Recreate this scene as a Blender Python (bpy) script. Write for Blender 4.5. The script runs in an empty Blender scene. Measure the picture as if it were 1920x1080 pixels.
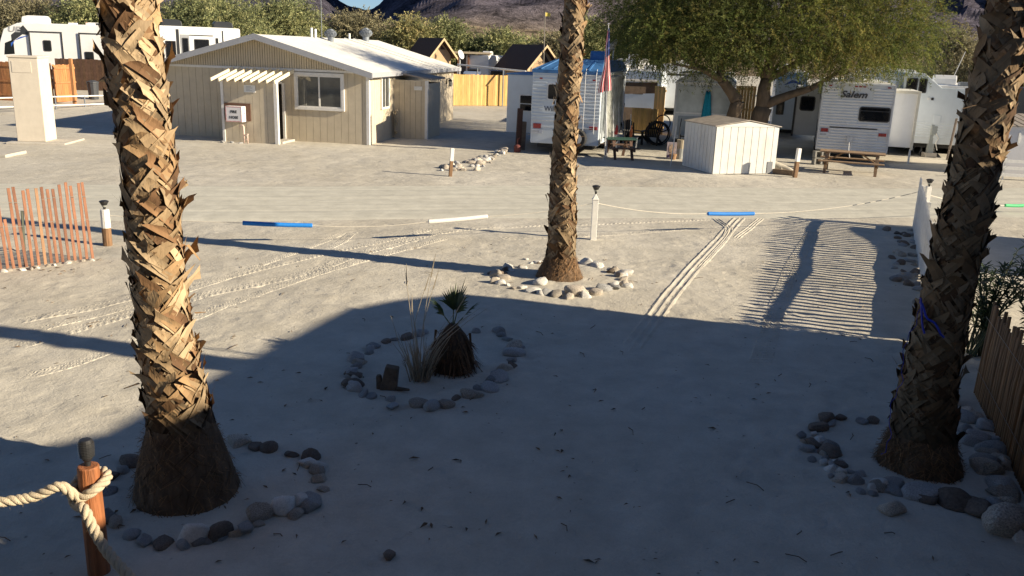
import bpy, math, random
import numpy as np
from mathutils import Vector, Matrix, noise

S = bpy.context.scene
COL = S.collection
rad = math.radians

# ------------------------------------------------------------------ camera
FPX, PITCH, ROLL, EYE = 1622.0, rad(15.4), rad(2.0), 3.8
FW = Vector((0, math.cos(PITCH), -math.sin(PITCH)))
R0 = Vector((1, 0, 0)); U0 = R0.cross(FW)
CR = R0 * math.cos(ROLL) + U0 * math.sin(ROLL)
CU = -R0 * math.sin(ROLL) + U0 * math.cos(ROLL)
CAMP = Vector((0, 0, EYE))
cd = bpy.data.cameras.new('camera'); cam = bpy.data.objects.new('camera', cd); COL.objects.link(cam)
cd.sensor_width = 36; cd.lens = 36 * FPX / 1920; cd.clip_end = 9000; cd.clip_start = .05
cam.matrix_world = Matrix(((CR.x, CU.x, -FW.x, 0), (CR.y, CU.y, -FW.y, 0), (CR.z, CU.z, -FW.z, EYE), (0, 0, 0, 1)))
S.camera = cam

def G(px, py, z=0.0):
    """the spot on level ground (height z) seen at a photo pixel"""
    d = FW * FPX + CR * (px - 960) - CU * (py - 540)
    return CAMP + d * ((z - EYE) / d.z)
def AT(px, py, y):
    """the point at distance y in front of the house seen at a photo pixel"""
    d = FW * FPX + CR * (px - 960) - CU * (py - 540)
    return CAMP + d * (y / d.y)

SUN_D = Vector((-.965, .262)).normalized()        # way shadows fall
SUN_EL = rad(20.8); COT = 1 / math.tan(SUN_EL)

# ------------------------------------------------------------------ helpers
def link(o): COL.objects.link(o); return o
def thing(name, label, cat, loc=(0, 0, 0), rz=0.0, group=None, kind=None):
    o = bpy.data.objects.new(name, None); link(o); o.empty_display_size = .2
    o.location = loc; o.rotation_euler = (0, 0, rz)
    return tag(o, label, cat, group, kind)
def tag(o, label=None, cat=None, group=None, kind=None):
    if label: o['label'] = label
    if cat: o['category'] = cat
    if group: o['group'] = group
    if kind: o['kind'] = kind
    return o
def dup(root, loc, rz, label=None, group=None, scale=None):
    r = root.copy(); link(r); r.location = loc; r.rotation_euler = (0, 0, rz)
    if label: r['label'] = label
    if group: r['group'] = group
    if scale: r.scale = scale
    for ch in root.children:
        c = ch.copy(); link(c); c.parent = r
        for g in ch.children:
            d = g.copy(); link(d); d.parent = c
    return r

class MB:
    def __init__(s): s.v = []; s.f = []; s.m = []; s.c = []
    def add(s, vs, fs, m=0, col=(1, 1, 1)):
        b = len(s.v); s.v.extend([tuple(p) for p in vs])
        for f in fs: s.f.append([b + i for i in f]); s.m.append(m); s.c.append(col)
        return s
    def box(s, x0, y0, z0, x1, y1, z1, m=0, col=(1, 1, 1)):
        return s.add([(x0, y0, z0), (x1, y0, z0), (x1, y1, z0), (x0, y1, z0), (x0, y0, z1), (x1, y0, z1), (x1, y1, z1), (x0, y1, z1)],
                     [(0, 3, 2, 1), (4, 5, 6, 7), (0, 1, 5, 4), (1, 2, 6, 5), (2, 3, 7, 6), (3, 0, 4, 7)], m, col)
    def bar(s, p, q, w, h, up=(0, 0, 1), m=0, col=(1, 1, 1), taper=1.0):
        p = Vector(p); q = Vector(q); d = (q - p).normalized(); up = Vector(up)
        if abs(d.dot(up)) > .98: up = Vector((0, 1, 0))
        a = d.cross(up).normalized(); b = a.cross(d)
        vs = []
        for c, k in ((p, 1), (q, taper)):
            for i, j in ((-1, -1), (1, -1), (1, 1), (-1, 1)): vs.append(c + a * (i * w / 2 * k) + b * (j * h / 2 * k))
        return s.add(vs, [(0, 3, 2, 1), (4, 5, 6, 7), (0, 1, 5, 4), (1, 2, 6, 5), (2, 3, 7, 6), (3, 0, 4, 7)], m, col)
    def tube(s, pts, r, n=6, m=0, col=(1, 1, 1), closed=False):
        pts = [Vector(p) for p in pts]; k = len(pts); rs = r if isinstance(r, (list, tuple)) else [r] * k
        vs = []; a = None
        for i, p in enumerate(pts):
            d = (pts[min(i + 1, k - 1)] - pts[max(i - 1, 0)])
            if closed: d = pts[(i + 1) % k] - pts[i - 1]
            d = d.normalized() if d.length else Vector((0, 0, 1))
            if a is None:
                a = d.orthogonal().normalized()
            else:
                a = (a - d * a.dot(d)); a = a.normalized() if a.length > 1e-6 else d.orthogonal().normalized()
            b = d.cross(a)
            for j in range(n):
                t = 2 * math.pi * j / n; vs.append(p + (a * math.cos(t) + b * math.sin(t)) * rs[i])
        fs = []
        for i in range(k if closed else k - 1):
            i2 = (i + 1) % k
            for j in range(n): fs.append((i * n + j, i * n + (j + 1) % n, i2 * n + (j + 1) % n, i2 * n + j))
        if not closed: fs.append(tuple(range(n - 1, -1, -1))); fs.append(tuple((k - 1) * n + j for j in range(n)))
        return s.add(vs, fs, m, col)
    def lathe(s, prof, n=16, c=(0, 0, 0), m=0, col=(1, 1, 1)):
        vs = []; k = len(prof)
        for r, z in prof:
            for j in range(n):
                t = 2 * math.pi * j / n; vs.append((c[0] + r * math.cos(t), c[1] + r * math.sin(t), c[2] + z))
        fs = [(i * n + j, i * n + (j + 1) % n, (i + 1) * n + (j + 1) % n, (i + 1) * n + j) for i in range(k - 1) for j in range(n)]
        fs.append(tuple(range(n - 1, -1, -1))); fs.append(tuple((k - 1) * n + j for j in range(n)))
        return s.add(vs, fs, m, col)
    def prism(s, poly, y0, y1, ax='y', m=0, col=(1, 1, 1)):
        """extrude a 2-D outline: ax y -> outline in (x,z); ax x -> outline in (y,z); ax z -> outline in (x,y)"""
        n = len(poly)
        def P(a, b, t): return (a, t, b) if ax == 'y' else ((t, a, b) if ax == 'x' else (a, b, t))
        vs = [P(a, b, y0) for a, b in poly] + [P(a, b, y1) for a, b in poly]
        fs = [tuple(range(n)), tuple(range(2 * n - 1, n - 1, -1))] + [(i, n + i, n + (i + 1) % n, (i + 1) % n) for i in range(n)]
        return s.add(vs, fs, m, col)
    def build(s, name, mats, parent=None, smooth=False, bevel=0.0, solid=0.0, fix=True):
        me = bpy.data.meshes.new(name); me.from_pydata(s.v, [], s.f)
        mats = mats if isinstance(mats, (list, tuple)) else [mats]
        for m in mats: me.materials.append(m)
        me.polygons.foreach_set('material_index', s.m)
        if smooth: me.polygons.foreach_set('use_smooth', [True] * len(s.f))
        if any(m.get('attr') for m in mats) or any(c != (1, 1, 1) for c in s.c):
            ca = me.color_attributes.new('Col', 'FLOAT_COLOR', 'CORNER')
            tot = np.array([len(f) for f in s.f]); cc = np.repeat(np.array([(c[0], c[1], c[2], 1) for c in s.c], dtype=np.float32), tot, axis=0)
            ca.data.foreach_set('color', cc.ravel())
        me.update()
        if fix:
            import bmesh
            bm = bmesh.new(); bm.from_mesh(me); bmesh.ops.recalc_face_normals(bm, faces=bm.faces); bm.to_mesh(me); bm.free()
        o = bpy.data.objects.new(name, me); link(o); o.parent = parent
        if solid:
            md = o.modifiers.new('solid', 'SOLIDIFY'); md.thickness = solid; md.offset = 0
        if bevel:
            md = o.modifiers.new('bevel', 'BEVEL'); md.width = bevel; md.segments = 2; md.limit_method = 'ANGLE'; md.angle_limit = rad(40)
            md.harden_normals = False
        return o

def rounded(x0, z0, x1, z1, r, n=5, corners=(1, 1, 1, 1)):
    out = []
    for (cx, cz, a0, on) in ((x0 + r, z0 + r, 180, corners[0]), (x1 - r, z0 + r, 270, corners[1]), (x1 - r, z1 - r, 0, corners[2]), (x0 + r, z1 - r, 90, corners[3])):
        if on:
            for i in range(n + 1):
                a = rad(a0 + 90 * i / n); out.append((cx + r * math.cos(a), cz + r * math.sin(a)))
        else:
            out.append((x0 if cx < (x0 + x1) / 2 else x1, z0 if cz < (z0 + z1) / 2 else z1))
    return out

def text(body, size, parent, loc, rot, m, name='lettering', shear=0.0, bold=0.0, sx=1.0, extrude=.004, align='LEFT'):
    cu = bpy.data.curves.new(name, 'FONT'); cu.body = body; cu.size = size; cu.extrude = extrude; cu.shear = shear
    cu.offset = bold; cu.align_x = align; cu.materials.append(m); cu.resolution_u = 3
    tmp = bpy.data.objects.new('tmp', cu); me = bpy.data.meshes.new_from_object(tmp); me.name = name; bpy.data.objects.remove(tmp)
    o = bpy.data.objects.new(name, me); link(o); o.parent = parent; o.location = loc; o.rotation_euler = rot; o.scale = (sx, 1, 1)
    return o

# ------------------------------------------------------------------ materials
MATS = {}
def mat(name, col, rough=.7, var=.12, scale=6.0, bump=0.0, bscale=40.0, metal=0.0, attr=False, spec=.5, stretch=None, trans=0.0, objrand=0.0, dirt=0.0, dirtcol=(.25, .2, .14), coat=0.0):
    if name in MATS: return MATS[name]
    m = bpy.data.materials.new(name); m.use_nodes = True; nt = m.node_tree; N = nt.nodes; L = nt.links
    b = N['Principled BSDF']; out = N['Material Output']
    b.inputs['Roughness'].default_value = rough; b.inputs['Metallic'].default_value = metal
    b.inputs['Specular IOR Level'].default_value = spec
    if coat: b.inputs['Coat Weight'].default_value = coat
    tc = N.new('ShaderNodeTexCoord'); mp = N.new('ShaderNodeMapping'); L.new(tc.outputs['Object'], mp.inputs['Vector'])
    if stretch: mp.inputs['Scale'].default_value = stretch
    nz = N.new('ShaderNodeTexNoise'); nz.inputs['Scale'].default_value = scale; nz.inputs['Detail'].default_value = 6
    nz.inputs['Roughness'].default_value = .62
    L.new(mp.outputs['Vector'], nz.inputs['Vector'])
    rp = N.new('ShaderNodeMapRange'); rp.inputs['From Min'].default_value = .3; rp.inputs['From Max'].default_value = .7
    rp.inputs['To Min'].default_value = 1 - var; rp.inputs['To Max'].default_value = 1 + var
    L.new(nz.outputs['Fac'], rp.inputs['Value'])
    mx = N.new('ShaderNodeMix'); mx.data_type = 'RGBA'; mx.blend_type = 'MULTIPLY'; mx.inputs['Factor'].default_value = 1
    mx.inputs['A'].default_value = (*col, 1); L.new(rp.outputs['Result'], mx.inputs['B']); cur = mx.outputs['Result']
    if attr:
        m['attr'] = 1
        at = N.new('ShaderNodeAttribute'); at.attribute_name = 'Col'
        m2 = N.new('ShaderNodeMix'); m2.data_type = 'RGBA'; m2.blend_type = 'MULTIPLY'; m2.inputs['Factor'].default_value = 1
        L.new(cur, m2.inputs['A']); L.new(at.outputs['Color'], m2.inputs['B']); cur = m2.outputs['Result']
    if objrand:
        oi = N.new('ShaderNodeObjectInfo'); r2 = N.new('ShaderNodeMapRange'); r2.inputs['To Min'].default_value = 1 - objrand; r2.inputs['To Max'].default_value = 1 + objrand
        L.new(oi.outputs['Random'], r2.inputs['Value'])
        m3 = N.new('ShaderNodeMix'); m3.data_type = 'RGBA'; m3.blend_type = 'MULTIPLY'; m3.inputs['Factor'].default_value = 1
        L.new(cur, m3.inputs['A']); L.new(r2.outputs['Result'], m3.inputs['B']); cur = m3.outputs['Result']
    if dirt:
        n2 = N.new('ShaderNodeTexNoise'); n2.inputs['Scale'].default_value = 1.7; n2.inputs['Detail'].default_value = 8; n2.inputs['Roughness'].default_value = .7
        mp2 = N.new('ShaderNodeMapping'); mp2.inputs['Scale'].default_value = (1, 1, .35); L.new(tc.outputs['Object'], mp2.inputs['Vector']); L.new(mp2.outputs['Vector'], n2.inputs['Vector'])
        r3 = N.new('ShaderNodeMapRange'); r3.inputs['From Min'].default_value = .5; r3.inputs['From Max'].default_value = .75; r3.inputs['To Max'].default_value = dirt
        L.new(n2.outputs['Fac'], r3.inputs['Value'])
        m4 = N.new('ShaderNodeMix'); m4.data_type = 'RGBA'; L.new(r3.outputs['Result'], m4.inputs['Factor']); L.new(cur, m4.inputs['A']); m4.inputs['B'].default_value = (*dirtcol, 1); cur = m4.outputs['Result']
    L.new(cur, b.inputs['Base Color'])
    if bump:
        n3 = N.new('ShaderNodeTexNoise'); n3.inputs['Scale'].default_value = bscale; n3.inputs['Detail'].default_value = 5
        L.new(mp.outputs['Vector'], n3.inputs['Vector'])
        bp = N.new('ShaderNodeBump'); bp.inputs['Strength'].default_value = bump; bp.inputs['Distance'].default_value = .02
        L.new(n3.outputs['Fac'], bp.inputs['Height']); L.new(bp.outputs['Normal'], b.inputs['Normal'])
    if trans:
        tr = N.new('ShaderNodeBsdfTranslucent'); L.new(cur, tr.inputs['Color']); ms = N.new('ShaderNodeMixShader'); ms.inputs['Fac'].default_value = trans
        L.new(b.outputs[0], ms.inputs[1]); L.new(tr.outputs[0], ms.inputs[2]); L.new(ms.outputs[0], out.inputs['Surface'])
    MATS[name] = m
    return m

def hsh(*a):
    return (math.sin(sum((i + 1) * 12.9898 * x for i, x in enumerate(a))) * 43758.5453) % 1.0
def sstep(a, b, x):
    t = min(1, max(0, (x - a) / (b - a))); return t * t * (3 - 2 * t)
def lerp(a, b, t): return a + (b - a) * t
# ------------------------------------------------------------------ light
w = bpy.data.worlds.new('World'); S.world = w; w.use_nodes = True
sky = w.node_tree.nodes.new('ShaderNodeTexSky'); sky.sky_type = 'NISHITA'; sky.sun_disc = False
sky.sun_elevation = SUN_EL; sky.sun_rotation = math.atan2(-SUN_D.x, -SUN_D.y); sky.altitude = 100; sky.air_density = .62; sky.dust_density = .15; sky.ozone_density = 3.2
bgn = w.node_tree.nodes['Background']; bgn.inputs['Strength'].default_value = .055
w.node_tree.links.new(sky.outputs[0], bgn.inputs['Color'])
sl = bpy.data.lights.new('sun', 'SUN'); sl.energy = 5.0; sl.angle = rad(.55); sl.color = (1, .855, .63)
so = link(bpy.data.objects.new('sun', sl))
sv = Vector((-SUN_D.x * math.cos(SUN_EL), -SUN_D.y * math.cos(SUN_EL), math.sin(SUN_EL)))
so.rotation_euler = (-sv).to_track_quat('-Z', 'Y').to_euler(); so.location = sv * 60
S.view_settings.view_transform = 'Standard'; S.view_settings.look = 'None'; S.view_settings.exposure = 1.0; S.view_settings.gamma = 1
S.cycles.max_bounces = 6; S.cycles.transparent_max_bounces = 8; S.cycles.use_denoising = True

# ------------------------------------------------------------------ ground
ROAD_A, ROAD_B = Vector((-10.84, 20.2)), Vector((15, 25.3))      # centre line of the dirt road
RD = (ROAD_B - ROAD_A).normalized(); RN = Vector((-RD.y, RD.x)); ROAD_HW = 2.55
def road_v(x, y): return (Vector((x, y)) - ROAD_A).dot(RN)
def zg(x, y):
    rise = .85 * sstep(38, 56, y) * sstep(-7, -17, x)
    if x < -60 or x > 60 or y > 75 or y < -5: return rise
    k = sstep(ROAD_HW - .5, ROAD_HW + .9, abs(road_v(x, y)))
    k *= 1 - sstep(38, 75, y)
    n = .030 * noise.noise((x * .45, y * .45, 3.1)) + .018 * noise.noise((x * 1.3, y * 1.3, 7.7)) + .009 * noise.noise((x * 3.1, y * 3.1, 1.3))
    return rise + n * (.15 + .85 * k)

def graded(a, b, h, lo, hi, g=1.25):
    xs = list(np.arange(a, b + 1e-6, h)); s = h; x = b
    while x < hi: s *= g; x = min(hi, x + s); xs.append(x)
    s = h; x = a; left = []
    while x > lo: s *= g; x = max(lo, x - s); left.append(x)
    return left[::-1] + xs
gx = graded(-13, 13, .075, -3000, 3000); gy = graded(5, 30, .075, -60, 3500)
gv = [(x, y, zg(x, y)) for y in gy for x in gx]; nx = len(gx)
gf = [(j * nx + i, j * nx + i + 1, (j + 1) * nx + i + 1, (j + 1) * nx + i) for j in range(len(gy) - 1) for i in range(nx - 1)]

def sand_mat(name, ca, cb, bumpk=1.0, pebble=1.0):
    m = bpy.data.materials.new(name); m.use_nodes = True; nt = m.node_tree; N = nt.nodes; L = nt.links; b = N['Principled BSDF']
    b.inputs['Roughness'].default_value = .95; b.inputs['Specular IOR Level'].default_value = .15
    tc = N.new('ShaderNodeTexCoord'); V = tc.outputs['Object']
    def nz(sc, det=5, ro=.6, dist=0):
        n = N.new('ShaderNodeTexNoise'); n.inputs['Scale'].default_value = sc; n.inputs['Detail'].default_value = det; n.inputs['Roughness'].default_value = ro; n.inputs['Distortion'].default_value = dist
        L.new(V, n.inputs['Vector']); return n
    big = nz(.22, 6, .65, .4); mid = nz(2.2, 6, .65); fine = nz(38, 4, .7); grain = nz(160, 3, .8)
    r = N.new('ShaderNodeMapRange'); r.inputs['From Min'].default_value = .36; r.inputs['From Max'].default_value = .64; L.new(big.outputs['Fac'], r.inputs['Value'])
    mx = N.new('ShaderNodeMix'); mx.data_type = 'RGBA'; mx.inputs['A'].default_value = (*ca, 1); mx.inputs['B'].default_value = (*cb, 1); L.new(r.outputs['Result'], mx.inputs['Factor'])
    def mul(cur, n, lo, hi, a=.3, c=.7):
        q = N.new('ShaderNodeMapRange'); q.inputs['From Min'].default_value = a; q.inputs['From Max'].default_value = c; q.inputs['To Min'].default_value = lo; q.inputs['To Max'].default_value = hi
        L.new(n.outputs['Fac'], q.inputs['Value']); k = N.new('ShaderNodeMix'); k.data_type = 'RGBA'; k.blend_type = 'MULTIPLY'; k.inputs['Factor'].default_value = 1
        L.new(cur, k.inputs['A']); L.new(q.outputs['Result'], k.inputs['B']); return k.outputs['Result']
    cur = mul(mx.outputs['Result'], mid, .85, 1.10); cur = mul(cur, fine, .94, 1.05); cur = mul(cur, grain, .90, 1.09)
    # sparse dark specks of litter
    vo = N.new('ShaderNodeTexVoronoi'); vo.inputs['Scale'].default_value = 4.5; vo.inputs['Randomness'].default_value = 1; L.new(V, vo.inputs['Vector'])
    sp = N.new('ShaderNodeMapRange'); sp.inputs['From Min'].default_value = .035; sp.inputs['From Max'].default_value = .075; sp.inputs['To Min'].default_value = .62; sp.inputs['To Max'].default_value = 1
    L.new(vo.outputs['Distance'], sp.inputs['Value'])
    k = N.new('ShaderNodeMix'); k.data_type = 'RGBA'; k.blend_type = 'MULTIPLY'; k.inputs['Factor'].default_value = pebble; L.new(cur, k.inputs['A']); L.new(sp.outputs['Result'], k.inputs['B']); cur = k.outputs['Result']
    L.new(cur, b.inputs['Base Color'])
    dents = nz(5.5, 6, .68, .3); ad = N.new('ShaderNodeMath'); ad.operation = 'MULTIPLY_ADD'; ad.inputs[1].default_value = .22
    L.new(fine.outputs['Fac'], ad.inputs[0]); L.new(dents.outputs['Fac'], ad.inputs[2])
    fv = N.new('ShaderNodeTexVoronoi'); fv.feature = 'SMOOTH_F1'; fv.inputs['Scale'].default_value = 1.7; fv.inputs['Smoothness'].default_value = .15; L.new(V, fv.inputs['Vector'])
    fr_ = N.new('ShaderNodeMapRange'); fr_.interpolation_type = 'SMOOTHSTEP'; fr_.inputs['From Min'].default_value = .10; fr_.inputs['From Max'].default_value = .24; fr_.inputs['To Min'].default_value = -.38; fr_.inputs['To Max'].default_value = 0
    L.new(fv.outputs['Distance'], fr_.inputs['Value']); a2 = N.new('ShaderNodeMath'); a2.operation = 'ADD'; L.new(ad.outputs[0], a2.inputs[0]); L.new(fr_.outputs['Result'], a2.inputs[1]); ad = a2
    bp = N.new('ShaderNodeBump'); bp.inputs['Strength'].default_value = .40 * bumpk; bp.inputs['Distance'].default_value = .055
    L.new(ad.outputs[0], bp.inputs['Height']); L.new(bp.outputs['Normal'], b.inputs['Normal'])
    return m
SAND = sand_mat('sand', (.56, .53, .465), (.49, .455, .385))
ROADM = sand_mat('road_sand', (.56, .545, .475), (.53, .515, .45), .32, .25)
# footprints and scuffs trodden into the loose sand
gz = np.array([v[2] for v in gv]).reshape(len(gy), nx); GX = np.array(gx); GY = np.array(gy); rnd = random.Random(90)
def dent(x, y, a, l, w_, dep):
    i0, i1 = np.searchsorted(GX, (x - .5, x + .5)); j0, j1 = np.searchsorted(GY, (y - .5, y + .5)); X, Y_ = np.meshgrid(GX[i0:i1] - x, GY[j0:j1] - y)
    u = (X * math.cos(a) + Y_ * math.sin(a)) / l; v = (-X * math.sin(a) + Y_ * math.cos(a)) / w_; q = u * u + v * v
    gz[j0:j1, i0:i1] += -dep * np.exp(-q) + dep * .45 * np.exp(-(np.sqrt(q) - 1.5) ** 2 * 4)
for k in range(420):
    y = rnd.uniform(5.5, 18.5); x = rnd.uniform(-.6, .6) * (y + 2); dent(x, y, rnd.uniform(0, 3.14), rnd.uniform(.10, .19), rnd.uniform(.06, .10), rnd.uniform(.005, .014))
for (xa, ya, xb, yb) in ((-4, 5.5, 1.5, 12.2), (3.2, 5.6, 1.0, 13.4), (2.2, 7.5, 6.5, 12.5), (-6, 12.5, 0, 12.4), (-3, 16.6, 5.5, 15.5), (0, 6, -1.6, 9)):
    n_ = int(math.hypot(xb - xa, yb - ya) / .36); a = math.atan2(yb - ya, xb - xa)
    for k in range(n_): t_ = k / n_; s_ = .12 * (1 if k % 2 else -1); dent(lerp(xa, xb, t_) - math.sin(a) * s_ + rnd.uniform(-.05, .05), lerp(ya, yb, t_) + math.cos(a) * s_ + rnd.uniform(-.05, .05), a + rnd.uniform(-.2, .2), .14, .065, .017)
gv = [(v[0], v[1], z) for v, z in zip(gv, gz.ravel().tolist())]
gm = MB(); gm.v = gv; gm.f = gf; gm.m = [0] * len(gf); gm.c = [(1, 1, 1)] * len(gf)
tag(gm.build('ground', SAND, smooth=True, fix=False), 'pale sandy desert ground of the yard and camp', 'ground', kind='structure')

# the graded dirt road crossing the view, with long wheel ruts
rm = MB(); us = np.arange(-34, 62, .45); vs_ = np.arange(-ROAD_HW - .15, ROAD_HW + .151, .075); nv = len(vs_)
for u in us:
    for v in vs_:
        w_ = v + .35 * noise.noise((u * .12, v * .4, 9.0))
        p = ROAD_A + RD * float(u) + RN * float(w_)
        edge = sstep(ROAD_HW + .15, ROAD_HW - .35, abs(v))
        rut = .016 * noise.noise((u * .025, v * 2.6, 2.0)) + .008 * noise.noise((u * .06, v * 7, 5.0))
        for c_, dep in ((-1.35, .02), (-.2, .016), (.75, .02), (1.6, .014)): rut -= dep * math.exp(-((v - c_ - .15 * noise.noise((u * .05, c_, 0))) / .07) ** 2) * .6
        z = zg(p.x, p.y) * .0 + .006 + lerp(-.035, .018 + rut, edge)
        rm.v.append((p.x, p.y, z))
for i in range(len(us) - 1):
    for j in range(nv - 1):
        rm.f.append([i * nv + j, (i + 1) * nv + j, (i + 1) * nv + j + 1, i * nv + j + 1]); rm.m.append(0); rm.c.append((1, 1, 1))
tag(rm.build('road', ROADM, smooth=True), 'smooth pale dirt road with long wheel ruts', 'road', kind='structure')

# tyre tracks pressed into the sand
def spline(pts, step):
    pts = [Vector(p) for p in pts]; out = []
    P = [pts[0] * 2 - pts[1]] + pts + [pts[-1] * 2 - pts[-2]]
    for i in range(1, len(P) - 2):
        n = max(2, int((P[i + 1] - P[i]).length / step))
        for k in range(n):
            t = k / n; a, b, c, d = P[i - 1], P[i], P[i + 1], P[i + 2]
            out.append(.5 * ((2 * b) + (c - a) * t + (2 * a - 5 * b + 4 * c - d) * t * t + (3 * b - a - 3 * c + d) * t ** 3))
    out.append(pts[-1]); return out
def track(pix, width, style, amp=.016, seed=0):
    path = spline([G(*p).to_2d() for p in pix], .022); m = MB(); nc = 15; s = 0; pv = path[0]
    for i, p in enumerate(path):
        s += (p - pv).length; pv = p
        d = (path[min(i + 1, len(path) - 1)] - path[max(i - 1, 0)]).normalized(); nrm = Vector((-d.y, d.x))
        fade = min(1, i / 25, (len(path) - 1 - i) / 25)
        for j in range(nc):
            u = -1 + 2 * j / (nc - 1); q = p + nrm * (u * width / 2)
            if style == 'ribbed': h = amp * (math.cos(u * math.pi * 3.5)) + .3 * amp * (1 if (s / .055) % 1 < .5 else -1) * (abs(u) > .6)
            else: h = amp * (1 if (s / .105 + (abs(u) if style == 'vee' else u) * .75) % 1 < .48 else -1) * (.9 if abs(u) > .12 else .2)
            h *= .25 + .9 * abs(noise.noise((s * .6, u, seed)))  if style != 'ribbed' else .55 + .9 * abs(noise.noise((s * 1.1, u * 1.5, 3)))
            e = sstep(1.0, .72, abs(u)) * fade
            m.v.append((q.x, q.y, zg(q.x, q.y) + lerp(-.014, .006 + h * 1.0 + .006 * noise.noise((q.x * 6, q.y * 6, seed)), e)))
    for i in range(len(path) - 1):
        for j in range(nc - 1):
            m.f.append([i * nc + j, (i + 1) * nc + j, (i + 1) * nc + j + 1, i * nc + j + 1]); m.m.append(0); m.c.append((1, 1, 1))
    o = m.build('tyre_track', SAND, smooth=False); tag(o, 'tread marks of a tyre pressed in the sand', 'tyre track', 'tyre tracks in the sand', 'structure')
track([(1172, 668), (1230, 588), (1290, 515), (1345, 455), (1392, 402)], .40, 'ribbed', .012)
track([(1300, 512), (1352, 455), (1366, 432), (1352, 418), (1334, 405)], .26, 'ribbed', .010)
track([(1372, 452), (1400, 432), (1432, 405)], .22, 'ribbed', .009)
track([(1418, 700), (1438, 640), (1462, 560), (1490, 490), (1530, 428)], .36, 'bar', .015)
track([(-20, 612), (120, 588), (300, 548), (420, 520), (560, 488), (700, 455), (830, 425)], .30, 'vee', .0065, 1)
track([(-20, 665), (120, 625), (300, 575), (420, 545), (560, 515), (700, 470), (850, 428)], .32, 'vee', .0065, 2)
track([(-20, 720), (110, 690), (250, 640), (420, 575), (560, 525), (720, 478), (860, 440)], .26, 'bar', .007, 3)
track([(-20, 640), (150, 600), (330, 552), (480, 500), (600, 455), (660, 425)], .24, 'bar', .006, 4)
track([(600, 475), (640, 452), (668, 428)], .25, 'vee', .006, 5)
track([(900, 446), (1020, 448), (1200, 436), (1330, 426)], .24, 'bar', .006, 6)
track([(700, 462), (860, 432), (1000, 424), (1180, 418), (1360, 410)], .24, 'vee', .006, 7)
# ------------------------------------------------------------------ fan palms
BOOT = mat('palm_boot', (.40, .30, .195), .82, .20, 9, .3, 45, attr=True, spec=.3, stretch=(1, 1, .3))
CORE = mat('palm_core', (.075, .045, .026), .95, .35, 14, .8, 30)
FIBRE = mat('palm_fibre', (.15, .095, .055), .95, .4, 20, .9, 60, attr=True, stretch=(1, 1, .12))
FROND = mat('palm_frond', (.075, .11, .032), .5, .2, 5, attr=True, trans=.2)
def lin(tab, z):
    for (a, u), (b, v) in zip(tab, tab[1:]):
        if z <= b: return lerp(u, v, max(0, (z - a) / (b - a)))
    return tab[-1][1]
def fan(m, c, d, n, L, seed, fold=.25, spread=2.6, col=(1, 1, 1), wid=.5):
    """a palmate leaf: narrow blades fanning out from c, in the plane around direction d"""
    rnd = random.Random(seed); d = Vector(d).normalized(); side = d.cross(Vector((0, 0, 1)))
    side = side.normalized() if side.length > .05 else Vector((1, 0, 0)); nrm = side.cross(d)
    for i in range(n):
        a = -spread / 2 + spread * i / (n - 1); q = d * math.cos(a) + side * math.sin(a); pr_ = q.cross(nrm).normalized(); l = L * (1 - .25 * abs(a) / spread * 2) * rnd.uniform(.85, 1.1)
        droop = rnd.uniform(.0, .22); w0 = L * wid * spread / n
        p0 = c; p1 = c + q * l * .55 + nrm * (fold * l * .1); p2 = c + q * l + nrm * 0 - Vector((0, 0, droop * l))
        k = rnd.uniform(.7, 1.25); cc = (col[0] * k, col[1] * k, col[2] * k)
        m.add([p0 - pr_ * w0 * .25, p0 + pr_ * w0 * .25, p1 + pr_ * w0, p1 - pr_ * w0, p2, p1 + nrm * w0 * .5, p0 + nrm * w0 * .1], [(0, 6, 5, 3), (6, 1, 2, 5), (3, 5, 4), (5, 2, 4)], 0, cc)
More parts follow.
